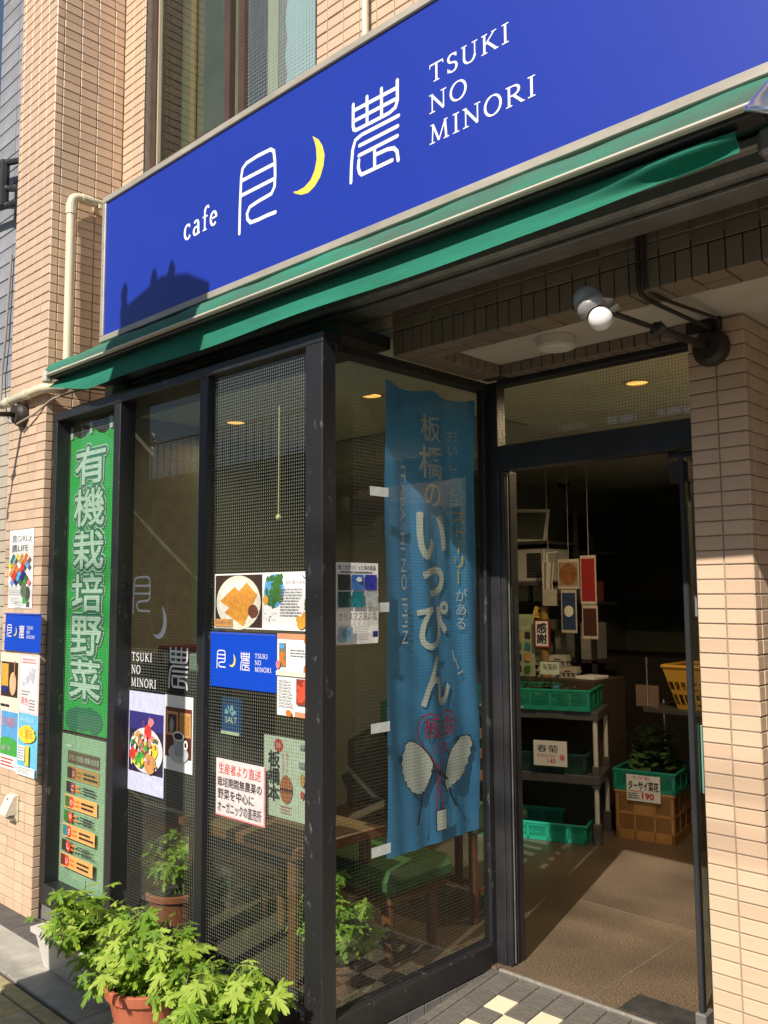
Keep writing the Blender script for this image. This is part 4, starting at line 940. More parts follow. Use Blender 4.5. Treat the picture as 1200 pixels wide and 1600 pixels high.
for m_, n_ in ((GRN, 9), (TAN, 10), (YELP, 6), (PINK, 8), (LEAF, 8), (CRM, 8)): p.blobs('garnish', .035, .105, .262, .262, n_, .011, m_, .35)
p = Panel('photo_print', 'photo print of a white coffee cup before framed cat pictures', 'photo print', (-3.336, 2.1128, .760), Panel.FRONT)
p.sheet('sheet', .211, .312, PAPER); p.rect('picture', .006, .055, .205, .262, MAROON); p.rect('cat_frame', .018, .145, .105, .245, TAN); p.rect('cat_frame', .118, .145, .200, .245, TAN); p.rect('cat_picture', .030, .157, .093, .233, DKBR); p.rect('cat_picture', .130, .157, .188, .233, C('cat_ochre', 180, 130, 60))
p.disc('cat', .06, .185, .016, .034, GREYP, 12, .1); p.disc('saucer', .115, .075, .075, .038, C('saucer_grey', 190, 192, 196), 26); p.mb('cup', MB().poly([(.075, .145, p.up()), (.09, .065, p.z), (.14, .065, p.z), (.157, .145, p.z)]), C('cup_grey', 160, 163, 168)); p.disc('cup_rim', .116, .147, .043, .020, PAPER, 24); p.disc('coffee', .116, .146, .034, .014, INK, 22); p.disc('handle', .172, .115, .016, .020, PAPER, 16); p.disc('handle_hole', .172, .115, .008, .011, MAROON, 14)

# notices stuck on the pilaster
YP = 1.9985
p = Panel('event_flyer', 'white flyer with a mosaic of coloured diamonds, topmost on the pilaster', 'flyer', (-4.690, YP, 1.432), Panel.FRONT)
p.sheet('sheet', .288, .412, PAPER); p.text('農GIRL', .03, .345, .225, .385, C('flyer_grey', 90, 95, 105)); p.text('農LIFE', .03, .295, .225, .335, MATS['flyer_grey']); p.text('×', .235, .345, .265, .375, GREYP)
pal = [SKYB, GRN, YELP, REDP, LEAF, TEALP, ORANGE, NAVY, PINK, TAN]
for r in range(7):
    for c_ in range(5):
        cx = .045+c_*.052+(r % 2)*.026; cy = .135+r*.022
        if cx > .272 or (c_+r) % 7 == 6: continue
        z = p.up(); p.mb('diamond', MB().poly([(cx, cy-.02, z), (cx+.024, cy, z), (cx, cy+.02, z), (cx-.024, cy, z)]), pal[(r*3+c_*7) % 10])
p.lines(.02, .085, .19, .115, 3, GREYINK, .3); p.rect('logo', .225, .025, .265, .055, GRN); p.lines(.09, .02, .20, .055, 3, GREYP, .3); p.disc('photo', .235, .095, .035, .04, C('flyer_photo', 120, 140, 110, var=.6, vscale=60))
p = Panel('logo_card', 'blue logo card taped to the cream pilaster', 'card', (-4.705, YP-.0022, 1.212), Panel.FRONT)
p.sheet('sheet', .414, .195, CARDBLUE, curl=.004); p.z += .004; logo_on(p, .030, .066, .365, .135, .0045)
p.rect('laminate_edge', 0, .188, .414, .1945, MATS['laminate'])
p = Panel('drink_poster', 'cream poster of an iced drink below the blue card on the pilaster', 'poster', (-4.752, YP, .902), Panel.FRONT)
p.sheet('sheet', .232, .296, CRM); p.rect('picture', .012, .07, .215, .25, DKBR); p.rect('jar', .02, .12, .10, .24, GOLD); p.rect('jar_label', .03, .09, .095, .125, NAVY); p.disc('glass', .16, .14, .04, .06, C('drink_tan', 214, 180, 140)); p.rect('straw', .175, .17, .183, .26, TAN); p.lines(.02, .01, .15, .04, 1, INK, .4)
p = Panel('pink_flyer', 'white flyer with pink border and sketched figures on the pilaster', 'flyer', (-4.518, YP, .902), Panel.FRONT)
p.sheet('sheet', .222, .298, C('pink_paper', 236, 205, 208)); p.rect('inner', .012, .012, .210, .286, C('pink_inner', 240, 225, 226)); p.lines(.03, .25, .19, .28, 2, PINK, .5); p.blobs('sketch', .03, .13, .19, .24, 18, .014, C('sketch_grey', 190, 195, 205), .3); p.lines(.03, .09, .13, .12, 2, GREYP, .4); p.text('青色', .03, .045, .11, .085, PINK); p.lines(.12, .02, .20, .08, 4, GREYP, .4)
p = Panel('farm_flyer', 'flyer with green field and blue sky, lower left on the pilaster', 'flyer', (-4.728, YP, .605), Panel.FRONT)
p.sheet('sheet', .214, .298, PAPER); p.rect('sky', .006, .14, .206, .292, SKYB); p.disc('hill', .10, .14, .10, .022, GRN, 20); p.rect('field', .006, .07, .206, .14, GRN); p.blobs('people', .02, .075, .19, .125, 6, .013, GREYP, .3); p.text('秋の収穫祭', .03, .215, .18, .265, PINK); p.lines(.02, .01, .19, .06, 3, REDP, .4)
p = Panel('cashback_flyer', 'light blue flyer with a yellow burst, lower right on the pilaster', 'flyer', (-4.508, YP, .600), Panel.FRONT)
p.sheet('sheet', .212, .305, C('cash_blue', 110, 190, 225), curl=.005); p.z += .005; p.text('キャッシュレス', .03, .262, .18, .285, PAPER); p.disc('burst', .105, .205, .092, .045, YELP, 24, .1); p.text('還元', .085, .185, .17, .228, C('cash_orange', 225, 120, 60)); p.rect('panel', .02, .07, .09, .145, PAPER); p.rect('panel', .10, .05, .14, .15, YELP); p.lines(.022, .075, .088, .14, 5, GREYP, .4); p.rect('foot', .0, .0, .212, .045, PAPER); p.lines(.02, .01, .19, .04, 3, GREYP, .4)
# outdoor socket
ok_ = Thing('outdoor_socket', 'white sloping socket cover low on the cream pilaster', 'socket', (-4.52, 2.0, .37))
prof = [(2.0, .378), (2.0, .488), (1.985, .490), (1.972, .482), (1.935, .405), (1.935, .398), (1.985, .398), (1.985, .378)]
ok_.part('cover', MB().prism([(-4.575, y, z) for y, z in prof], (0, 0, 0), (.085, 0, 0)), C('socket_white', 225, 218, 200, .4))
ok_.part('plate', MB().box(-4.583, -4.482, 1.992, 2.0, .362, .495, .003), C('socket_plate', 200, 190, 170, .5))
ok_.part('outlet', MB().box(-4.562, -4.505, 1.965, 1.992, .368, .378, .002), PAPER)
ok_.part('latch', MB().box(-4.545, -4.535, 1.962, 1.970, .468, .474, .001), INK)

# ================================================================ SHOP INTERIOR
WOOD = M('red_brown_wood', (.23, .085, .032), .35, var=.35, vscale=9, stretch=(.25, 3, 3), spec=.5)
WOODT = M('table_top_wood', (.22, .13, .065), .3, var=.3, vscale=7, stretch=(.3, 3, 3))
tb = Thing('low_table', 'reddish brown low wooden table behind the corner glass', 'table', (-2.95, 2.48, 0))
tb.part('table_top', MB().box(-3.40, -2.62, 2.24, 2.72, .50, .530, .012), WOODT)
tb.part('edge_band', MB().box(-3.405, -2.615, 2.232, 2.24, .492, .533, .003).box(-2.62, -2.612, 2.24, 2.725, .492, .533, .003), WOOD)
for x, y in ((-3.35, 2.28), (-2.68, 2.28), (-3.35, 2.67), (-2.68, 2.67)): tb.part('leg', MB().tube([(x, y, 0), (x, y, .5)], [.018, .026], 10), WOOD)
GRV = M('green_vinyl', (.055, .13, .045), .35, var=.15, vscale=6)
bc = Thing('green_bench', 'green vinyl bench with wooden legs beyond the low table', 'bench', (-2.8, 2.82, 0))
bc.part('seat', MB().box(-3.30, -2.47, 2.60, 3.02, .28, .385, .035), GRV, smooth=False)
bc.part('seat_frame', MB().box(-3.26, -2.51, 2.64, 2.98, .245, .282, .005), WOOD)
for x, y in ((-3.22, 2.67), (-2.55, 2.67), (-3.22, 2.94), (-2.55, 2.94)): bc.part('leg', MB().tube([(x, y, 0), (x, y, .25)], [.02, .028], 10), WOOD)
ch = Thing('wooden_chair', 'reddish brown wooden chair behind the blue banner', 'chair', (-2.75, 3.45, 0))
for x, y, h in ((-2.95, 3.27, .42), (-2.58, 3.27, .42), (-2.95, 3.62, .80), (-2.58, 3.62, .80)): ch.part('leg', MB().box(x-.017, x+.017, y-.017, y+.017, 0, h, .004), WOOD)
ch.part('seat', MB().box(-2.99, -2.54, 3.24, 3.66, .40, .44, .01), GRV)
for z_ in (.55, .66, .76): ch.part('slat', MB().box(-2.93, -2.60, 3.61, 3.63, z_, z_+.05, .004), WOOD)
ch.part('stretcher', MB().box(-2.94, -2.59, 3.26, 3.28, .16, .185, .003).box(-2.58-.01, -2.58+.01, 3.27, 3.62, .12, .145, .003), WOOD)

# ceiling downlights
LIT = M('lit_downlight', (1.0, .52, .12), .5, emit=1.1)
RIM = M('downlight_rim', (.6, .56, .46), .5)
for k, (x, y, lab) in enumerate(((-1.976, 3.82, 'lit round downlight seen through the glass above the door'), (-3.063, 3.108, 'lit round downlight seen beside the top of the blue banner'), (-4.05, 3.00, 'faint lit downlight seen through the right front pane'))):
    dl = Thing('downlight', lab, 'downlight', (x, y, 2.49 if y < 3.06 else 2.5), group='ceiling downlights')
    zc = 2.485 if y < 3.06 else 2.5
    T = Matrix.Translation((x, y, zc))
    dl.part('rim', MB().lathe([(.066, -.001), (.066, -.006), (.054, -.008), (.050, -.004)], T, 28), RIM)
    dl.part('lamp', MB().lathe([(.050, -.004), (.03, -.006), (0, -.007)], T, 28), LIT)
    ld = bpy.data.lights.new('downlight_lamp', 'SPOT'); ld.energy = (60, 8, 3)[k]; ld.color = (1, .72, .42); ld.spot_size = math.radians(165); ld.spot_blend = .4; ld.shadow_soft_size = .04
    lo = bpy.data.objects.new('downlight_lamp', ld); COL.objects.link(lo); lo.parent = dl.o; lo.location = (0, 0, -.03)
dm = Thing('dome_camera', 'small dark dome camera on the shop ceiling', 'camera', (-4.18, 6.66, 2.5))
dm.part('ring', MB().lathe([(.075, 0), (.08, -.02), (.07, -.04), (.055, -.045)], Matrix.Translation((-4.18, 6.66, 2.5)), 24), M('dome_ring', (.3, .29, .27), .4))
dm.part('dome', MB().lathe([(.056*math.cos(PI/2*k/6), -.045-.05*math.sin(PI/2*k/6)) for k in range(7)], Matrix.Translation((-4.18, 6.66, 2.5)), 20), M('dome_black', (.01, .01, .01), .1), smooth=True)
solo('ceiling_duct', MB().box(-4.64, -2.95, 3.9, 4.35, 2.26, 2.495, .01), M('duct_cream', (.42, .39, .31), .7, var=.1, vscale=4), 'boxed cream duct under the shop ceiling seen through the transom', 'duct', (-3.8, 4.1, 2.26))
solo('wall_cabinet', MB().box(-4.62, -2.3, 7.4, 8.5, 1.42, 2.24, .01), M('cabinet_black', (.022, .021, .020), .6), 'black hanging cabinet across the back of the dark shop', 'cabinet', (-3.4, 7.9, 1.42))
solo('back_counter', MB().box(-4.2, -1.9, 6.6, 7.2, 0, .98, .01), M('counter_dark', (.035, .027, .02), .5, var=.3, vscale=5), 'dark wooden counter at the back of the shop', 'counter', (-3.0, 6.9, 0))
for k, (x, w_, h_, cc, lab) in enumerate(((-3.05, .30, .22, (.10, .095, .085), 'grey box standing on the dark back counter'), (-2.62, .18, .30, (.16, .15, .12), 'tall pale box on the dark back counter beside the door'))):
    solo('counter_box', MB().box(x, x+w_, 6.75, 6.98, .98, .98+h_, .006), M('counter_box_%d' % k, cc, .7), lab, 'box', (x+w_/2, 6.86, .98))

# stock on the back counter and cabinet, dimly seen
bs = Thing('back_shelf', 'dim shelf rack of stock behind the hanging photos', 'shelf', (-4.3, 6.2, 0))
for z_ in (.5, .95, 1.40, 1.80): bs.part('board', MB().box(-4.62, -3.55, 6.05, 6.40, z_, z_+.02), DKW)
for x in (-4.62, -3.58): bs.part('upright', MB().box(x, x+.03, 6.05, 6.08, 0, 1.95), DKW)
rs_ = random.Random(4)
names = ('left', 'second', 'third', 'fourth', 'right')
for zi, (z_, rown) in enumerate(((.971, 'lower'), (1.421, 'upper'))):
    for k in range(5):
        x = -4.55+k*.20; w_ = rs_.uniform(.11, .16); h_ = rs_.uniform(.13, .32); cc = rs_.choice(((.42, .38, .28), (.30, .20, .11), (.36, .38, .36), (.38, .12, .08), (.14, .22, .14)))
        t = Thing('stock_pack', names[k]+' pack on the '+rown+' board of the dim back rack', 'pack', (x+w_/2, 6.2, z_), group='packs on the back rack')
        t.part('carton', MB().box(x, x+w_, 6.10, 6.32, z_, z_+h_, .006), M('pack_%d_%d' % (zi, k), cc, .7, var=.2, vscale=20)); t.part('label_sheet', MB().box(x+.02, x+w_-.02, 6.098, 6.10, z_+h_*.3, z_+h_*.7), C('pack_label', 195, 190, 175))

# plastic tray shelf, turned a little
RZ = math.radians(20)
GREYPL = M('grey_shelf_plastic', (.085, .085, .088), .5, var=.15, vscale=8)
WPOLE = M('white_pole', (.62, .61, .56), .4)
sh = Thing('plastic_shelf', 'grey plastic shelf unit with white poles just inside the door', 'shelf', (-2.78, 4.75, 0), (0, 0, RZ))
SW, SDp = .80, .40
for z_ in (.345, .725):
    sh.part('shelf_board', MB().box(-SW, 0, 0, SDp, z_, z_+.055, .004).box(-SW+.16, -SW+.30, -.006, .0, z_+.012, z_+.055, .002).box(-SW+.42, -.2, -.006, 0, z_+.006, z_+.055, .002), GREYPL)
for x in (-.025, -SW+.025):
    for y in (.025, SDp-.025):
        sh.part('pole', MB().tube([(x, y, .12), (x, y, .725)], .0145, 12), WPOLE)
        for q in ((.024, 0, .12), (.022, .40, .455), (.022, .325, .345)): sh.part('pole_socket', MB().box(x-q[0], x+q[0], y-q[0], y+q[0], q[1], q[2], .003), GREYPL)
GCR = M('green_crate_plastic', (.012, .30, .20), .42, var=.12, vscale=6)
OCR = M('orange_crate_plastic', (.50, .26, .085), .45, var=.25, vscale=6)
def crate(name, label, base, rz, w_, d_, h_, mat, style, printed=False, group=None):
    t = Thing(name, label, 'crate', base, (0, 0, rz), group)
    t.part('base', MB().box(0.006, w_-.006, .006, d_-.006, 0, .008), mat)
    def wall(L, fn, nm='side_wall'):
        mb = MB(); bars = []
        th = .006
        def bar(a0, z0, a1, z1): bars.append((a0, z0, a1, z1))
        bar(0, 0, L, h_*.20); bar(0, h_-.022, L, h_); bar(0, 0, .022, h_); bar(L-.022, 0, L, h_)
        nseg = max(2, int(L/.11))
        for i in range(1, nseg): a = L*i/nseg; bar(a-.006, 0, a+.006, h_)
        if style == 'deep': bar(0, h_*.52, L, h_*.57); bar(L*.36, h_*.57, L*.64, h_*.80)
        for (a0, z0, a1, z1) in bars: fn(mb, a0, z0, a1, z1, th)
        step = .016; zlo, zhi = h_*.20, h_-.022     # diagonal lattice between the bars
        span = zhi-zlo; a = -span
        while a < L:
            for sgn in (1, -1):
                p0, p1 = max(0.02, a), min(L-.02, a+span)
                if p1-p0 > .006:
                    za, zb = zlo+(p0-a), zlo+(p1-a)
                    if sgn < 0: za, zb = zhi-(p0-a), zhi-(p1-a)
                    fn(mb, p0, za, p1, zb, .0024, True)
            a += step
        t.part(nm, mb, mat)
    def front(y, out):
        def fn(mb, a0, z0, a1, z1, th, diag=False):
            if not diag: mb.box(a0, a1, y, y+th, z0, z1)
            else:
                n_ = Vector((z1-z0, 0, -(a1-a0))).normalized()*.0022; q = [(a0, y+.002, z0), (a1, y+.002, z1)]
                mb.quad((a0+n_.x, y+.002, z0+n_.z), (a1+n_.x, y+.002, z1+n_.z), (a1-n_.x, y+.002, z1-n_.z), (a0-n_.x, y+.002, z0-n_.z))
        return fn
    def side(x, out):
        def fn(mb, a0, z0, a1, z1, th, diag=False):
            if not diag: mb.box(x, x+th, a0, a1, z0, z1)
            else:
                n_ = Vector((0, z1-z0, -(a1-a0))).normalized()*.0022
                mb.quad((x+.003, a0+n_.y, z0+n_.z), (x+.003, a1+n_.y, z1+n_.z), (x+.003, a1-n_.y, z1-n_.z), (x+.003, a0-n_.y, z0-n_.z))
        return fn
    wall(w_, front(0, -1)); wall(w_, front(d_-.006, 1)); wall(d_, side(0, -1)); wall(d_, side(w_-.006, 1))
    t.part('rim', MB().box(-.004, w_+.004, -.004, .012, h_-.012, h_+.002, .002).box(-.004, w_+.004, d_-.012, d_+.004, h_-.012, h_+.002, .002).box(-.004, .012, .012, d_-.012, h_-.012, h_+.002, .002).box(w_-.012, w_+.004, .012, d_-.012, h_-.012, h_+.002, .002), mat)
    if printed:
        V, F, a, b, c, d = text_data('□G.S.A. 610'); m_ = bpy.data.meshes.new('lettering')
        m_.from_pydata([(w_*.18+(v[0]-a)/(b-a)*w_*.26, -.0015, h_*.05+(v[1]-c)/(d-c)*h_*.11) for v in V], [], F); m_.update(); link('lettering', m_, PAPER, t.o)
        t.part('print_block', MB().box(w_*.06, w_*.10, -.0015, -.0005, h_*.05, h_*.17), PAPER)
    return t
def shp(x, y, z_):      # point in the turned frame of the shelf
    v = Matrix.Rotation(RZ, 4, 'Z') @ Vector((x, y, 0)); return (-2.78+v.x, 4.75+v.y, z_)
crate('produce_crate', 'green lattice crate of leaf vegetables on the upper shelf', shp(-.78, -.02, .781), RZ, .74, .40, .125, GCR, 'flat', True, 'green produce crates')
crate('produce_crate', 'dark shaded green crate on the middle shelf behind the 春菊 card', shp(-.78, .02, .401), RZ, .70, .36, .115, M('shaded_green_crate', (.012, .05, .04), .5), 'flat', False, 'green produce crates')  # crate green darkened: shade below the upper shelf put into the colour
crate('produce_crate', 'sunlit green crate on the floor under the shelf', shp(-.80, -.02, .002), RZ, .72, .40, .105, GCR, 'flat', True, 'green produce crates')
crate('produce_crate', 'orange brown lattice crate on the floor right of the shelf', (-2.815, 4.985, 0), math.radians(10), .36, .50, .285, OCR, 'deep')
crate('produce_crate', 'shallow green crate stacked on the orange crate', (-2.825, 4.985, .287), math.radians(10), .38, .50, .125, M('green_crate_bright', (.015, .27, .19), .42), 'flat')
# leafy produce (uncountable)
PLEAF = M('bagged_greens', (.085, .17, .05), .25, var=.6, vscale=30, spec=.8)
def heap(name, label, cx, cy, z0, rx, ry, h, rz, n=110):
    mb = MB()
    for i in range(n):
        a = random.uniform(0, 2*PI); r = math.sqrt(random.random()); x = rx*r*math.cos(a); y = ry*r*math.sin(a); z_ = z0+h*(1-r*r)*random.uniform(.3, 1)
        v = Matrix.Rotation(rz, 3, 'Z') @ Vector((x, y, 0)); s = random.uniform(.02, .05)
        q = Matrix.Rotation(random.uniform(0, 6), 3, 'Z') @ Matrix.Rotation(random.uniform(-.9, .9), 3, 'X')
        pts = [q @ Vector(p) for p in ((-s, 0, 0), (-s*.4, s*.8, s*.25), (s*.5, s*.7, 0), (s, 0, s*.3), (s*.4, -s*.8, 0), (-s*.5, -s*.7, s*.25))]
        mb.poly([(cx+v.x+p.x, cy+v.y+p.y, z_+p.z) for p in pts])
    o = solo(name, mb, PLEAF, label, 'vegetables', (cx, cy, z0)); o['kind'] = 'stuff'; return o
c_ = shp(-.42, .18, 0); heap('leaf_vegetables', 'bagged leaf vegetables in the upper green crate', c_[0], c_[1], .80, .30, .14, .13, RZ)
heap('leaf_vegetables', 'bagged dark greens heaped in the crate on the orange crate', -2.68, 5.26, .36, .17, .22, .30, .17, 160)
# plastic film over the greens
film = glass('plastic_film', tint=(.93, .95, .93))
def crumple(cx, cy, z0, rx, ry, h):
    return MB().grid(lambda u, v: (cx+(u-.5)*2*rx+.012*math.sin(v*19), cy+(v-.5)*2*ry+.012*math.sin(u*23), z0+h*(1-((u-.5)**2+(v-.5)**2)*2)+.02*math.sin(u*17+v*9)*math.cos(v*21-u*7)), 14, 14)
solo('plastic_bag', crumple(-2.68, 5.26, .50, .17, .21, .17), film, 'clear crumpled plastic over the greens on the orange crate', 'plastic bag', (-2.68, 5.26, .5))
c_ = shp(-.42, .16, 0); solo('plastic_bag', crumple(c_[0], c_[1], .86, .28, .12, .09), film, 'clear crumpled plastic over the upper green crate', 'plastic bag', (c_[0], c_[1], .86))
# price cards
def card(name, label, loc, rz, w_, h_, tilt=0): return Panel(name, label, 'price card', loc, (PI/2-tilt, 0, rz))
p = card('price_card', 'handwritten price card 春菊 on the middle shelf crate', shp(-.39, -.035, .45), RZ, .22, .16)
p.sheet('sheet', .205, .150, PAPER); p.text('春菊', .02, .08, .15, .125, INK); p.text('やわらかい', .02, .048, .14, .072, REDP); p.text('140', .085, .018, .135, .044, REDP); p.disc('smile', .175, .055, .015, .017, PINK)
p = card('price_card', 'handwritten price card ターサイ菜花 190 on the orange crate', (-2.735, 4.985, .235), math.radians(10), .2, .16)
p.sheet('sheet', .205, .155, PAPER); p.text('今が旬', .03, .128, .14, .150, REDP); p.text('ターサイ菜花', .012, .066, .195, .120, INK, dil=.0012); p.text('190', .095, .018, .165, .052, REDP, dil=.002); p.lines(.008, .012, .085, .05, 3, INK, .35); p.mb('underline', MB().stroke([(.01, .060), (.11, .058)], .003, p.up()), REDP)
p = card('price_card', 'small card 海藻卵 in front of the egg boxes', shp(-.37, .10, .985), RZ, .12, .085)
p.sheet('sheet', .120, .078, C('card_mint', 200, 215, 195)); p.text('海藻卵', .012, .028, .105, .066, INK)
p = card('price_card', 'handwritten card オーガニック 小松菜 150 seen through the side glass', (-3.86, 4.375, .715), RZ+.25, .3, .25)
p.sheet('sheet', .250, .215, C('card_cream', 205, 200, 180)); p.text('オーガニック', .02, .165, .23, .195, INK); p.text('小松菜', .05, .085, .23, .15, INK); p.text('150', .14, .025, .23, .07, REDP); p.lines(.03, .02, .11, .06, 2, REDP, .4)
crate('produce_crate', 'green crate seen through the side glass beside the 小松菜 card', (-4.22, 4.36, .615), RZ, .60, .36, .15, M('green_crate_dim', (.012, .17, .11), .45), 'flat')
tr = Thing('crate_stand', 'dark stand carrying the green crate behind the side glass', 'stand', (-4.02, 4.62, 0), (0, 0, RZ))
tr.part('top', MB().box(-.26, .44, -.25, .15, .585, .611, .004), DKW)
for x in (-.22, .40):
    for y in (-.2, .1): tr.part('leg', MB().box(x-.015, x+.015, y-.015, y+.015, 0, .585), DKW)
# egg boxes stacked on a box behind the shelf
st = shp(-.40, .62, 0)
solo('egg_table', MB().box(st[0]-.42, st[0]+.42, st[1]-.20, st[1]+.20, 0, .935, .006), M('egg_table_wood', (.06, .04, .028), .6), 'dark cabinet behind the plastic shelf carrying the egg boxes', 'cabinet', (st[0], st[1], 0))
EGG = M('egg_carton_pulp', (.36, .34, .29), .9, var=.15, vscale=30)
def carton(x, y, z_, rz, lab):
    t = Thing('egg_box', lab, 'egg box', (x, y, z_), (0, 0, rz), 'grey egg boxes')
    t.part('lid', MB().prism([(-.065, -.05, .038), (.065, -.05, .038), (.055, -.04, .072), (-.055, -.04, .072)], (0, 0, 0), (0, .085, 0)).box(-.066, .066, -.052, .040, .034, .040), EGG)
    b_ = MB().box(-.064, .064, -.050, .038, 0, .008)
    for i in range(4): b_.lathe([(.010, 0), (.0155, .034)], Matrix.Translation((-.048+i*.032, -.034, 0)), 10).lathe([(.010, 0), (.0155, .034)], Matrix.Translation((-.048+i*.032, .022, 0)), 10)
    t.part('tray', b_, EGG)
    t.part('latch', MB().box(-.02, .02, -.054, -.050, .042, .048), DKBR)
for k, (dx, dy, dz, lab) in enumerate(((-.20, -.08, 0, 'left egg box of the lower row behind the crate'), (-.04, -.10, 0, 'middle egg box of the lower row behind the crate'), (.12, -.09, 0, 'right egg box of the lower row behind the crate'), (-.12, -.09, .074, 'left egg box of the upper pair'), (.05, -.10, .074, 'right egg box of the upper pair'))): carton(st[0]+dx+.06, st[1]+dy, .935+dz, RZ*.6, lab)
solo('paper_stack', MB().box(st[0]+.26, st[0]+.40, st[1]-.16, st[1]+.02, .935, .955, .003), PAPER, 'small stack of pale packs beside the egg boxes', 'packs', (st[0]+.33, st[1], .935))
# calendar sheet, thanks sign, scroll
p = Panel('calendar_sheet', 'pale sheet of product pictures hanging left inside the door', 'poster', (-3.66, 4.99, .93), (PI/2, 0, RZ*.5))
p.sheet('sheet', .25, .42, C('sheet_green', 170, 180, 140)); p.rect('photo', .0, .345, .055, .42, LEAF); p.text('収穫', .075, .35, .12, .385, INK); p.lines(.13, .345, .23, .395, 4, GREYINK, .25)
for r in range(4):
    for c2 in range(3): p.rect('photo', .05+c2*.065, .255-r*.075, .09+c2*.065, .30-r*.075, (INK, TAN, DKBR, LEAF, TEALP)[(r*2+c2) % 5]); p.lines(.05+c2*.065, .302-r*.075, .095+c2*.065, .318-r*.075, 2, GREYINK, .3)
p = Panel('thanks_sign', 'red framed white sign with brush written 感謝', 'sign', (-3.395, 5.0, 1.128), (PI/2, 0, RZ*.5))
p.sheet('frame', .118, .190, C('thanks_red', 120, 30, 25), .008); p.rect('card', .015, .012, .104, .178, PAPER); p.text('感謝', .022, .030, .094, .165, INK, True, dil=.0022)
solo('paper_tube', MB().tube([(-3.34, 5.045, .93), (-3.34, 5.045, 1.40)], .028, 16), C('tube_kraft', 150, 120, 60), 'kraft paper tube standing behind the 感謝 sign', 'tube', (-3.34, 5.045, .93))
p = Panel('yellow_tag', 'small yellow tag above the 感謝 sign', 'tag', (-3.43, 5.03, 1.335), (PI/2-.3, .2, RZ*.5))
p.sheet('sheet', .085, .075, C('tag_yellow', 200, 170, 40)); p.disc('print', .045, .05, .016, .014, INK); p.lines(.02, .01, .065, .028, 2, INK, .4)
# wall shelf with frame and appliance
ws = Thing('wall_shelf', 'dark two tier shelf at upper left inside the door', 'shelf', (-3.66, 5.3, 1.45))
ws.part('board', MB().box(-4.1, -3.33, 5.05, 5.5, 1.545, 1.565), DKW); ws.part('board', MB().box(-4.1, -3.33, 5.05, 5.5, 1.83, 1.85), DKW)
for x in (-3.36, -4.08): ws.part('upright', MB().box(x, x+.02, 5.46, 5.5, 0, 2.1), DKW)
ap = Thing('white_appliance', 'white appliance with dark grille on the lower wall shelf', 'appliance', (-3.55, 5.25, 1.565))
ap.part('body', MB().box(-3.70, -3.37, 5.10, 5.42, 1.567, 1.80, .012), M('appliance_white', (.42, .41, .38), .5)); ap.part('grille', MB().box(-3.51, -3.39, 5.094, 5.10, 1.60, 1.77, .004), M('grille_dark', (.02, .02, .02), .4))
for k in range(8): ap.part('grille_bar', MB().box(-3.505, -3.395, 5.090, 5.094, 1.612+k*.02, 1.617+k*.02), M('grille_bar', (.06, .06, .058), .4))
pf_ = Panel('picture_frame', 'white picture frame leaning on the upper wall shelf', 'picture frame', (-3.64, 5.10, 1.852), (PI/2-.2, .06, RZ*.5))
pf_.sheet('backing', .27, .24, M('frame_picture', (.07, .075, .06), .5, var=.4, vscale=9), .008)
pf_.mb('frame', MB().box(0, .27, 0, .022, .008, .02).box(0, .27, .218, .24, .008, .02).box(0, .022, .022, .218, .008, .02).box(.248, .27, .022, .218, .008, .02), M('frame_white', (.45, .44, .41), .5))
# hanging photos on strings from the ceiling
hl = Thing('hanging_photos', 'string of food photos hanging inside the doorway', 'photos', (-3.02, 5.0, 1.21))
hl.part('cord', MB().tube([(-2.965, 5.0, 1.73), (-2.965, 5.0, 2.5)], .0025, 6), GREYP); hl.part('cord', MB().tube([(-3.27, 5.0, 1.75), (-3.28, 5.0, 2.5)], .0025, 6), GREYP)
def hp(nm, x0, x1, z0, z1, col, blob=None, bm_=None):
    o = hl.part(nm, MB().box(x0, x1, 4.996, 5.0, z0, z1), C('hang_paper', 190, 180, 165))
    hl.part('print', MB().box(x0+.008, x1-.008, 4.9945, 4.996, z0+.02, z1-.02), col, o)
    if blob:
        hl.part('print', MB().poly([((x0+x1)/2+blob*math.cos(2*PI*k/20), 4.994, (z0+z1)/2+blob*1.05*math.sin(2*PI*k/20)) for k in range(20)]), bm_, o)
hp('photo', -3.195, -3.035, 1.52, 1.715, C('hang_bg', 150, 130, 110), .068, C('hang_curry', 150, 95, 50, var=.5, vscale=40)); hp('photo', -3.025, -2.912, 1.42, 1.735, C('hang_red', 150, 30, 30))
hp('photo', -3.02, -2.908, 1.20, 1.415, C('hang_drink', 70, 35, 25)); hp('photo', -3.175, -3.06, 1.235, 1.515, C('hang_blue', 40, 60, 100), .035, CRM)
hl.part('cord', MB().tube([(-3.115, 5.001, 1.70), (-3.115, 5.001, 2.5)], .002, 6), GREYP)
bag = Thing('hanging_bag', 'cream cloth bag on a hook left of the hanging photos', 'bag', (-3.26, 4.99, 1.45))
bag.part('cloth', MB().grid(lambda u, v: (-3.31+u*.10*(1-.18*(1-abs(2*v-1))), 4.985+.010*math.sin(u*12), 1.42+v*.28), 12, 10), C('bag_cream', 170, 165, 150)); bag.part('note', MB().box(-3.305, -3.195, 4.975, 4.978, 1.41, 1.52), C('note_cream', 175, 170, 155)); bag.part('hook', MB().tube([(-3.27, 4.985, 1.69), (-3.27, 4.985, 1.76), (-3.19, 4.985, 1.765)], .004, 6), WHITE)
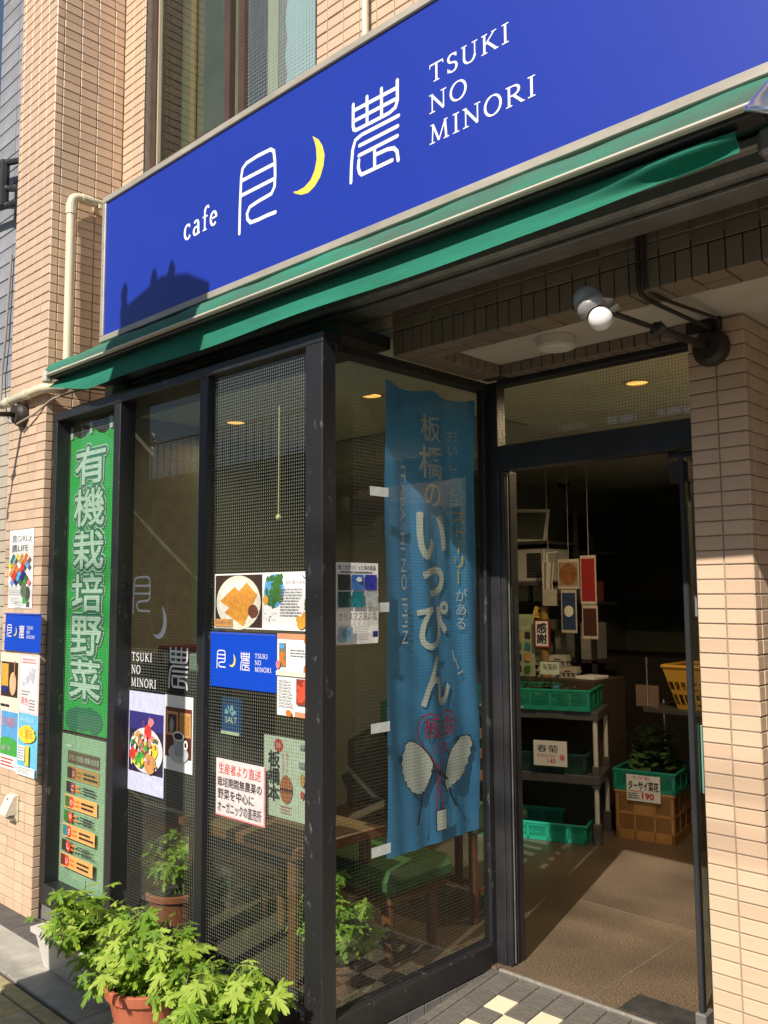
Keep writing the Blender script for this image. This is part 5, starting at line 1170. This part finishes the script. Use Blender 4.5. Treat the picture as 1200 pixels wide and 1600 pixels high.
# yellow basket on its table, card stand
YB = M('yellow_basket_plastic', (.52, .29, .035), .45)
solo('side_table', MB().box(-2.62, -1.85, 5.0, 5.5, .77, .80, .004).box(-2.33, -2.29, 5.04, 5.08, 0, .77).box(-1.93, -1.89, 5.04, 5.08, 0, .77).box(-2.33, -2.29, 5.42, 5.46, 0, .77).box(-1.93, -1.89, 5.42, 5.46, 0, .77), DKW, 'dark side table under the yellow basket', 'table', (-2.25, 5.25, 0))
yb = Thing('yellow_basket', 'yellow plastic shopping basket on the dark side table', 'basket', (-2.27, 5.2, .80))
def bside(p0, p1, q0, q1, n):   # trapezoid wall with slots: bars
    mb = MB(); A0, A1, B0, B1 = map(Vector, (p0, p1, q0, q1))
    def strip(u0, u1, v0, v1):
        f = lambda u, v: (A0.lerp(A1, u)).lerp(B0.lerp(B1, u), v); mb.quad(f(u0, v0), f(u1, v0), f(u1, v1), f(u0, v1))
    strip(0, 1, .0, .10); strip(0, 1, .36, .46); strip(0, 1, .66, 1)
    for k in range(n+1): strip(max(0, k/n-.012), min(1, k/n+.012), .10, .66)
    return mb
b0 = [(-2.42, 5.06, .80), (-2.05, 5.06, .80), (-2.05, 5.32, .80), (-2.42, 5.32, .80)]; b1 = [(-2.49, 5.01, 1.045), (-2.0, 5.01, 1.045), (-2.0, 5.37, 1.045), (-2.49, 5.37, 1.045)]
for k in range(4): yb.part('side_wall', bside(b0[k], b0[(k+1) % 4], b1[k], b1[(k+1) % 4], 12), YB)
yb.part('base', MB().quad(*b0), YB); yb.part('rim', MB().tube([Vector(q)+Vector((0, 0, .008)) for q in b1+[b1[0]]], .011, 8), YB)
cs = Thing('card_stand', 'thin metal card stand rising beside the yellow basket', 'card stand', (-2.60, 4.93, .80))
cs.part('rod', MB().tube([(-2.60, 5.03, .80), (-2.60, 5.03, 1.10)], .006, 8), M('stand_chrome', (.6, .6, .6), .25, metal=1)); cs.part('card', MB().box(-2.68, -2.53, 5.035, 5.04, .80, .93), C('stand_card', 120, 95, 80)); cs.part('foot', MB().box(-2.62, -2.56, 5.02, 5.08, .80, .806), MATS['stand_chrome'])
solo('stand_rod', MB().tube([(-2.78, 5.60, 0), (-2.78, 5.60, .78)], .010, 8), MATS['stand_chrome'], 'thin chrome rod standing behind the bagged greens', 'rod', (-2.78, 5.6, 0))
# things dimly seen through the middle pane: boxes on a low cabinet, chair
lc = Thing('low_cabinet', 'dark low cabinet behind the middle pane', 'cabinet', (-4.1, 2.75, 0)); lc.part('body', MB().box(-4.30, -3.55, 2.62, 2.90, 0, 1.10, .006), DKW)
for k, (x0, x1, z0, z1, cc, lab) in enumerate(((-4.25, -4.0, 1.102, 1.22, (.30, .04, .04), 'red box on the low cabinet behind the middle pane'), (-3.95, -3.72, 1.102, 1.19, (.30, .33, .30), 'pale box on the low cabinet behind the middle pane'), (-3.86, -3.64, 1.192, 1.36, (.26, .17, .09), 'cardboard box stacked on the pale box behind the middle pane'))):
    t = Thing('stock_box', lab, 'box', ((x0+x1)/2, 2.75, z0)); t.part('carton', MB().box(x0, x1, 2.64, 2.86, z0, z1, .004), M('stock_box_%d' % k, cc, .7)); t.part('label_sheet', MB().box(x0+.06, x1-.05, 2.638, 2.64, z0+.03, z1-.03), C('stock_label', 190, 195, 185))

# ================================================================ PLANTS
LEAFM = [M('geranium_leaf_%d' % k, c, .55, var=.25, vscale=25, trans=.38, spec=.3) for k, c in enumerate(((.34, .50, .05), (.20, .36, .035), (.46, .60, .10)))]
STEM = M('plant_stem', (.14, .17, .05), .7)
def leaf_outline():
    pts = []
    for ang, L in ((-118, .62), (-62, .88), (0, 1.0), (62, .88), (118, .62)):
        for da, rr in ((-30, .20), (-24, .56), (-18, .66), (-14, .50), (-10, .82), (-4, .93), (0, .84), (4, .97), (10, .82), (14, .48), (19, .64), (24, .54)):
            a = math.radians(90+ang+da); pts.append((rr*L*math.cos(a), rr*L*math.sin(a)))
    return pts
LO = leaf_outline()
def leaf_mesh_data(curl):
    V = [(0, 0, 0)]; F = []
    for x, y in LO: r = math.hypot(x, y); V.append((x, y, -curl*r*r+.06*math.sin(4*math.atan2(y, x))*r))
    n = len(LO)
    for k in range(n-1): F.append((0, k+1, k+2))
    F.append((0, n, 1)); return V, F
LVAR = [leaf_mesh_data(c) for c in (.10, .25, .42)]
LEAFOBJ = {}
def plant(name, label, base, pot, crown, nbranch, nleaf, size, nobj=55, lean=(0, 0), seed=1):
    """crown: (cx, cy, z_low, z_high, rx, ry)"""
    rnd = random.Random(seed); t = Thing(name, label, 'plant', base)
    pot(t)
    cx, cy, zl, zh, rx, ry = crown; stems = MB(); leaves = []
    bx_, by_, bz_ = base[0], base[1], zl-.02
    for b in range(nbranch):
        a = 2*PI*b/nbranch+rnd.uniform(-.4, .4); r = math.sqrt(rnd.uniform(.05, 1)); top = Vector((cx+rx*r*math.cos(a), cy+ry*r*math.sin(a), zl+(zh-zl)*(1-.65*r*r)*rnd.uniform(.72, 1.05)))
        p0 = Vector((bx_+rnd.uniform(-.05, .05)*(rx/.15), by_+rnd.uniform(-.03, .03), bz_)); mid = p0.lerp(top, .5)+Vector((0, 0, .25*(zh-zl)*r))
        path = [p0*(1-u)**2+mid*2*u*(1-u)+top*u*u for u in [k/6 for k in range(7)]]; stems.tube(path, [.0045-.0028*k/6 for k in range(7)], 5)
        per = max(3, int(nleaf/nbranch))
        for k in range(per):
            u = .28+.72*(k+rnd.random())/per; q = p0*(1-u)**2+mid*2*u*(1-u)+top*u*u
            az = rnd.uniform(0, 2*PI); d = Vector((math.cos(az), math.sin(az), rnd.uniform(.0, .9))).normalized(); pl = rnd.uniform(.02, .055); e = q+d*pl
            stems.tube([q, e], [.0016, .0011], 4, False)
            s = size*rnd.uniform(.42, 1.15)*(1 if u < .92 else .75)
            out = Vector((d.x, d.y, 0)); nrm = (Vector((0, -.25, 1))+out*rnd.uniform(.1, .9)+Vector((rnd.uniform(-.35, .35), rnd.uniform(-.35, .35), 0))).normalized()
            yax = (out-nrm*out.dot(nrm)).normalized(); xax = yax.cross(nrm)
            mtx = Matrix(((xax.x, yax.x, nrm.x, e.x), (xax.y, yax.y, nrm.y, e.y), (xax.z, yax.z, nrm.z, e.z), (0, 0, 0, 1))) @ Matrix.Scale(s, 4)
            leaves.append((mtx, rnd.randrange(3), rnd.randrange(3)))
    t.part('stems', stems, STEM)
    leaves.sort(key=lambda q: (q[0].translation-CAM).length)
    off = Matrix.Translation(-t.loc); rest = [MB(), MB(), MB()]
    for k, (mtx, vi, mi) in enumerate(leaves):
        V, F = LVAR[vi]
        if k < nobj:
            key = (vi, mi)
            if key not in LEAFOBJ:
                mb = MB(); mb.v = V; mb.f = F; me = mb.mesh('leaf'); me.materials.append(LEAFM[mi]); LEAFOBJ[key] = me
            o = bpy.data.objects.new('leaf', LEAFOBJ[key]); COL.objects.link(o); o.parent = t.o; o.matrix_local = off @ mtx
        else:
            r_ = rest[mi]; i = len(r_.v); r_.v += [tuple(mtx @ Vector(v)) for v in V]; r_.f += [tuple(i+q for q in f) for f in F]
    for mi in range(3):
        if rest[mi].v: o = t.part('foliage', rest[mi], LEAFM[mi]); o['kind'] = 'stuff'
    return t
TER = M('terracotta_plastic', (.47, .135, .075), .5, var=.15, vscale=9); SOIL = M('soil', (.06, .035, .02), .95, var=.6, vscale=60, bump=.8, bscale=120)
def round_pot(cx, cy, z0, r, h, mat=None):
    def f(t):
        T = Matrix.Translation((cx, cy, z0)); t.part('pot', MB().lathe([(0, 0), (r*.72, 0), (r*.74, .006), (r*.97, h*.80), (r*1.06, h*.81), (r*1.08, h*.98), (r*1.04, h), (r*.95, h), (r*.93, h*.85)], T, 36), mat or TER, smooth=False)
        t.part('soil', MB().lathe([(0, h*.86), (r*.94, h*.84)], T, 24), SOIL)
    return f
def trough(x0, x1, y0, y1, z0, h):
    def f(t):
        m_ = M('white_planter_plastic', (.62, .60, .56), .5, var=.12, vscale=8); b = .03
        def ringp(dx, z_): return [(x0+dx, y0+dx, z_), (x1-dx, y0+dx, z_), (x1-dx, y1-dx, z_), (x0+dx, y1-dx, z_)]
        mb = MB(); R = [ringp(.035, z0), ringp(.006, z0+h*.86), ringp(-.008, z0+h*.87), ringp(-.010, z0+h), ringp(.010, z0+h), ringp(.014, z0+h*.8)]
        for a, c in zip(R, R[1:]):
            for k in range(4): mb.quad(a[k], a[(k+1) % 4], c[(k+1) % 4], c[k])
        mb.quad(*R[0][::-1]); t.part('planter', mb, m_); t.part('soil', MB().quad(*ringp(.014, z0+h*.85)), SOIL)
    return f
plant('potted_geranium', 'leafy scented geranium in a white trough planter by the pavement', (-3.46, 1.84, G), trough(-3.78, -3.16, 1.765, 1.955, G+.002, .165), (-3.40, 1.81, .02, .37, .36, .18), 26, 180, .076, 90, seed=3)
plant('potted_geranium', 'bushy scented geranium in the front terracotta pot', (-2.92, 1.80, G), round_pot(-2.92, 1.80, G+.002, .145, .185), (-2.88, 1.77, -.03, .43, .31, .22), 32, 270, .076, 120, seed=5)
plant('potted_geranium', 'low scented geranium spreading right of the terracotta pot', (-2.52, 1.82, G), round_pot(-2.52, 1.82, G+.002, .13, .165), (-2.46, 1.80, .0, .34, .28, .20), 24, 210, .072, 100, seed=8)
plant('indoor_geranium', 'sunlit geranium in a terracotta pot behind the middle pane', (-3.62, 2.36, 0), round_pot(-3.62, 2.36, .001, .125, .14), (-3.66, 2.36, .12, .46, .15, .11), 16, 120, .068, 50, seed=11)
plant('indoor_geranium', 'sunlit geranium standing behind the glass at the corner post', (-2.56, 2.40, 0), round_pot(-2.56, 2.40, .001, .10, .11, M('worn_clay', (.22, .10, .06), .8, var=.3, vscale=10)), (-2.56, 2.40, .08, .43, .19, .13), 18, 150, .066, 60, seed=14)
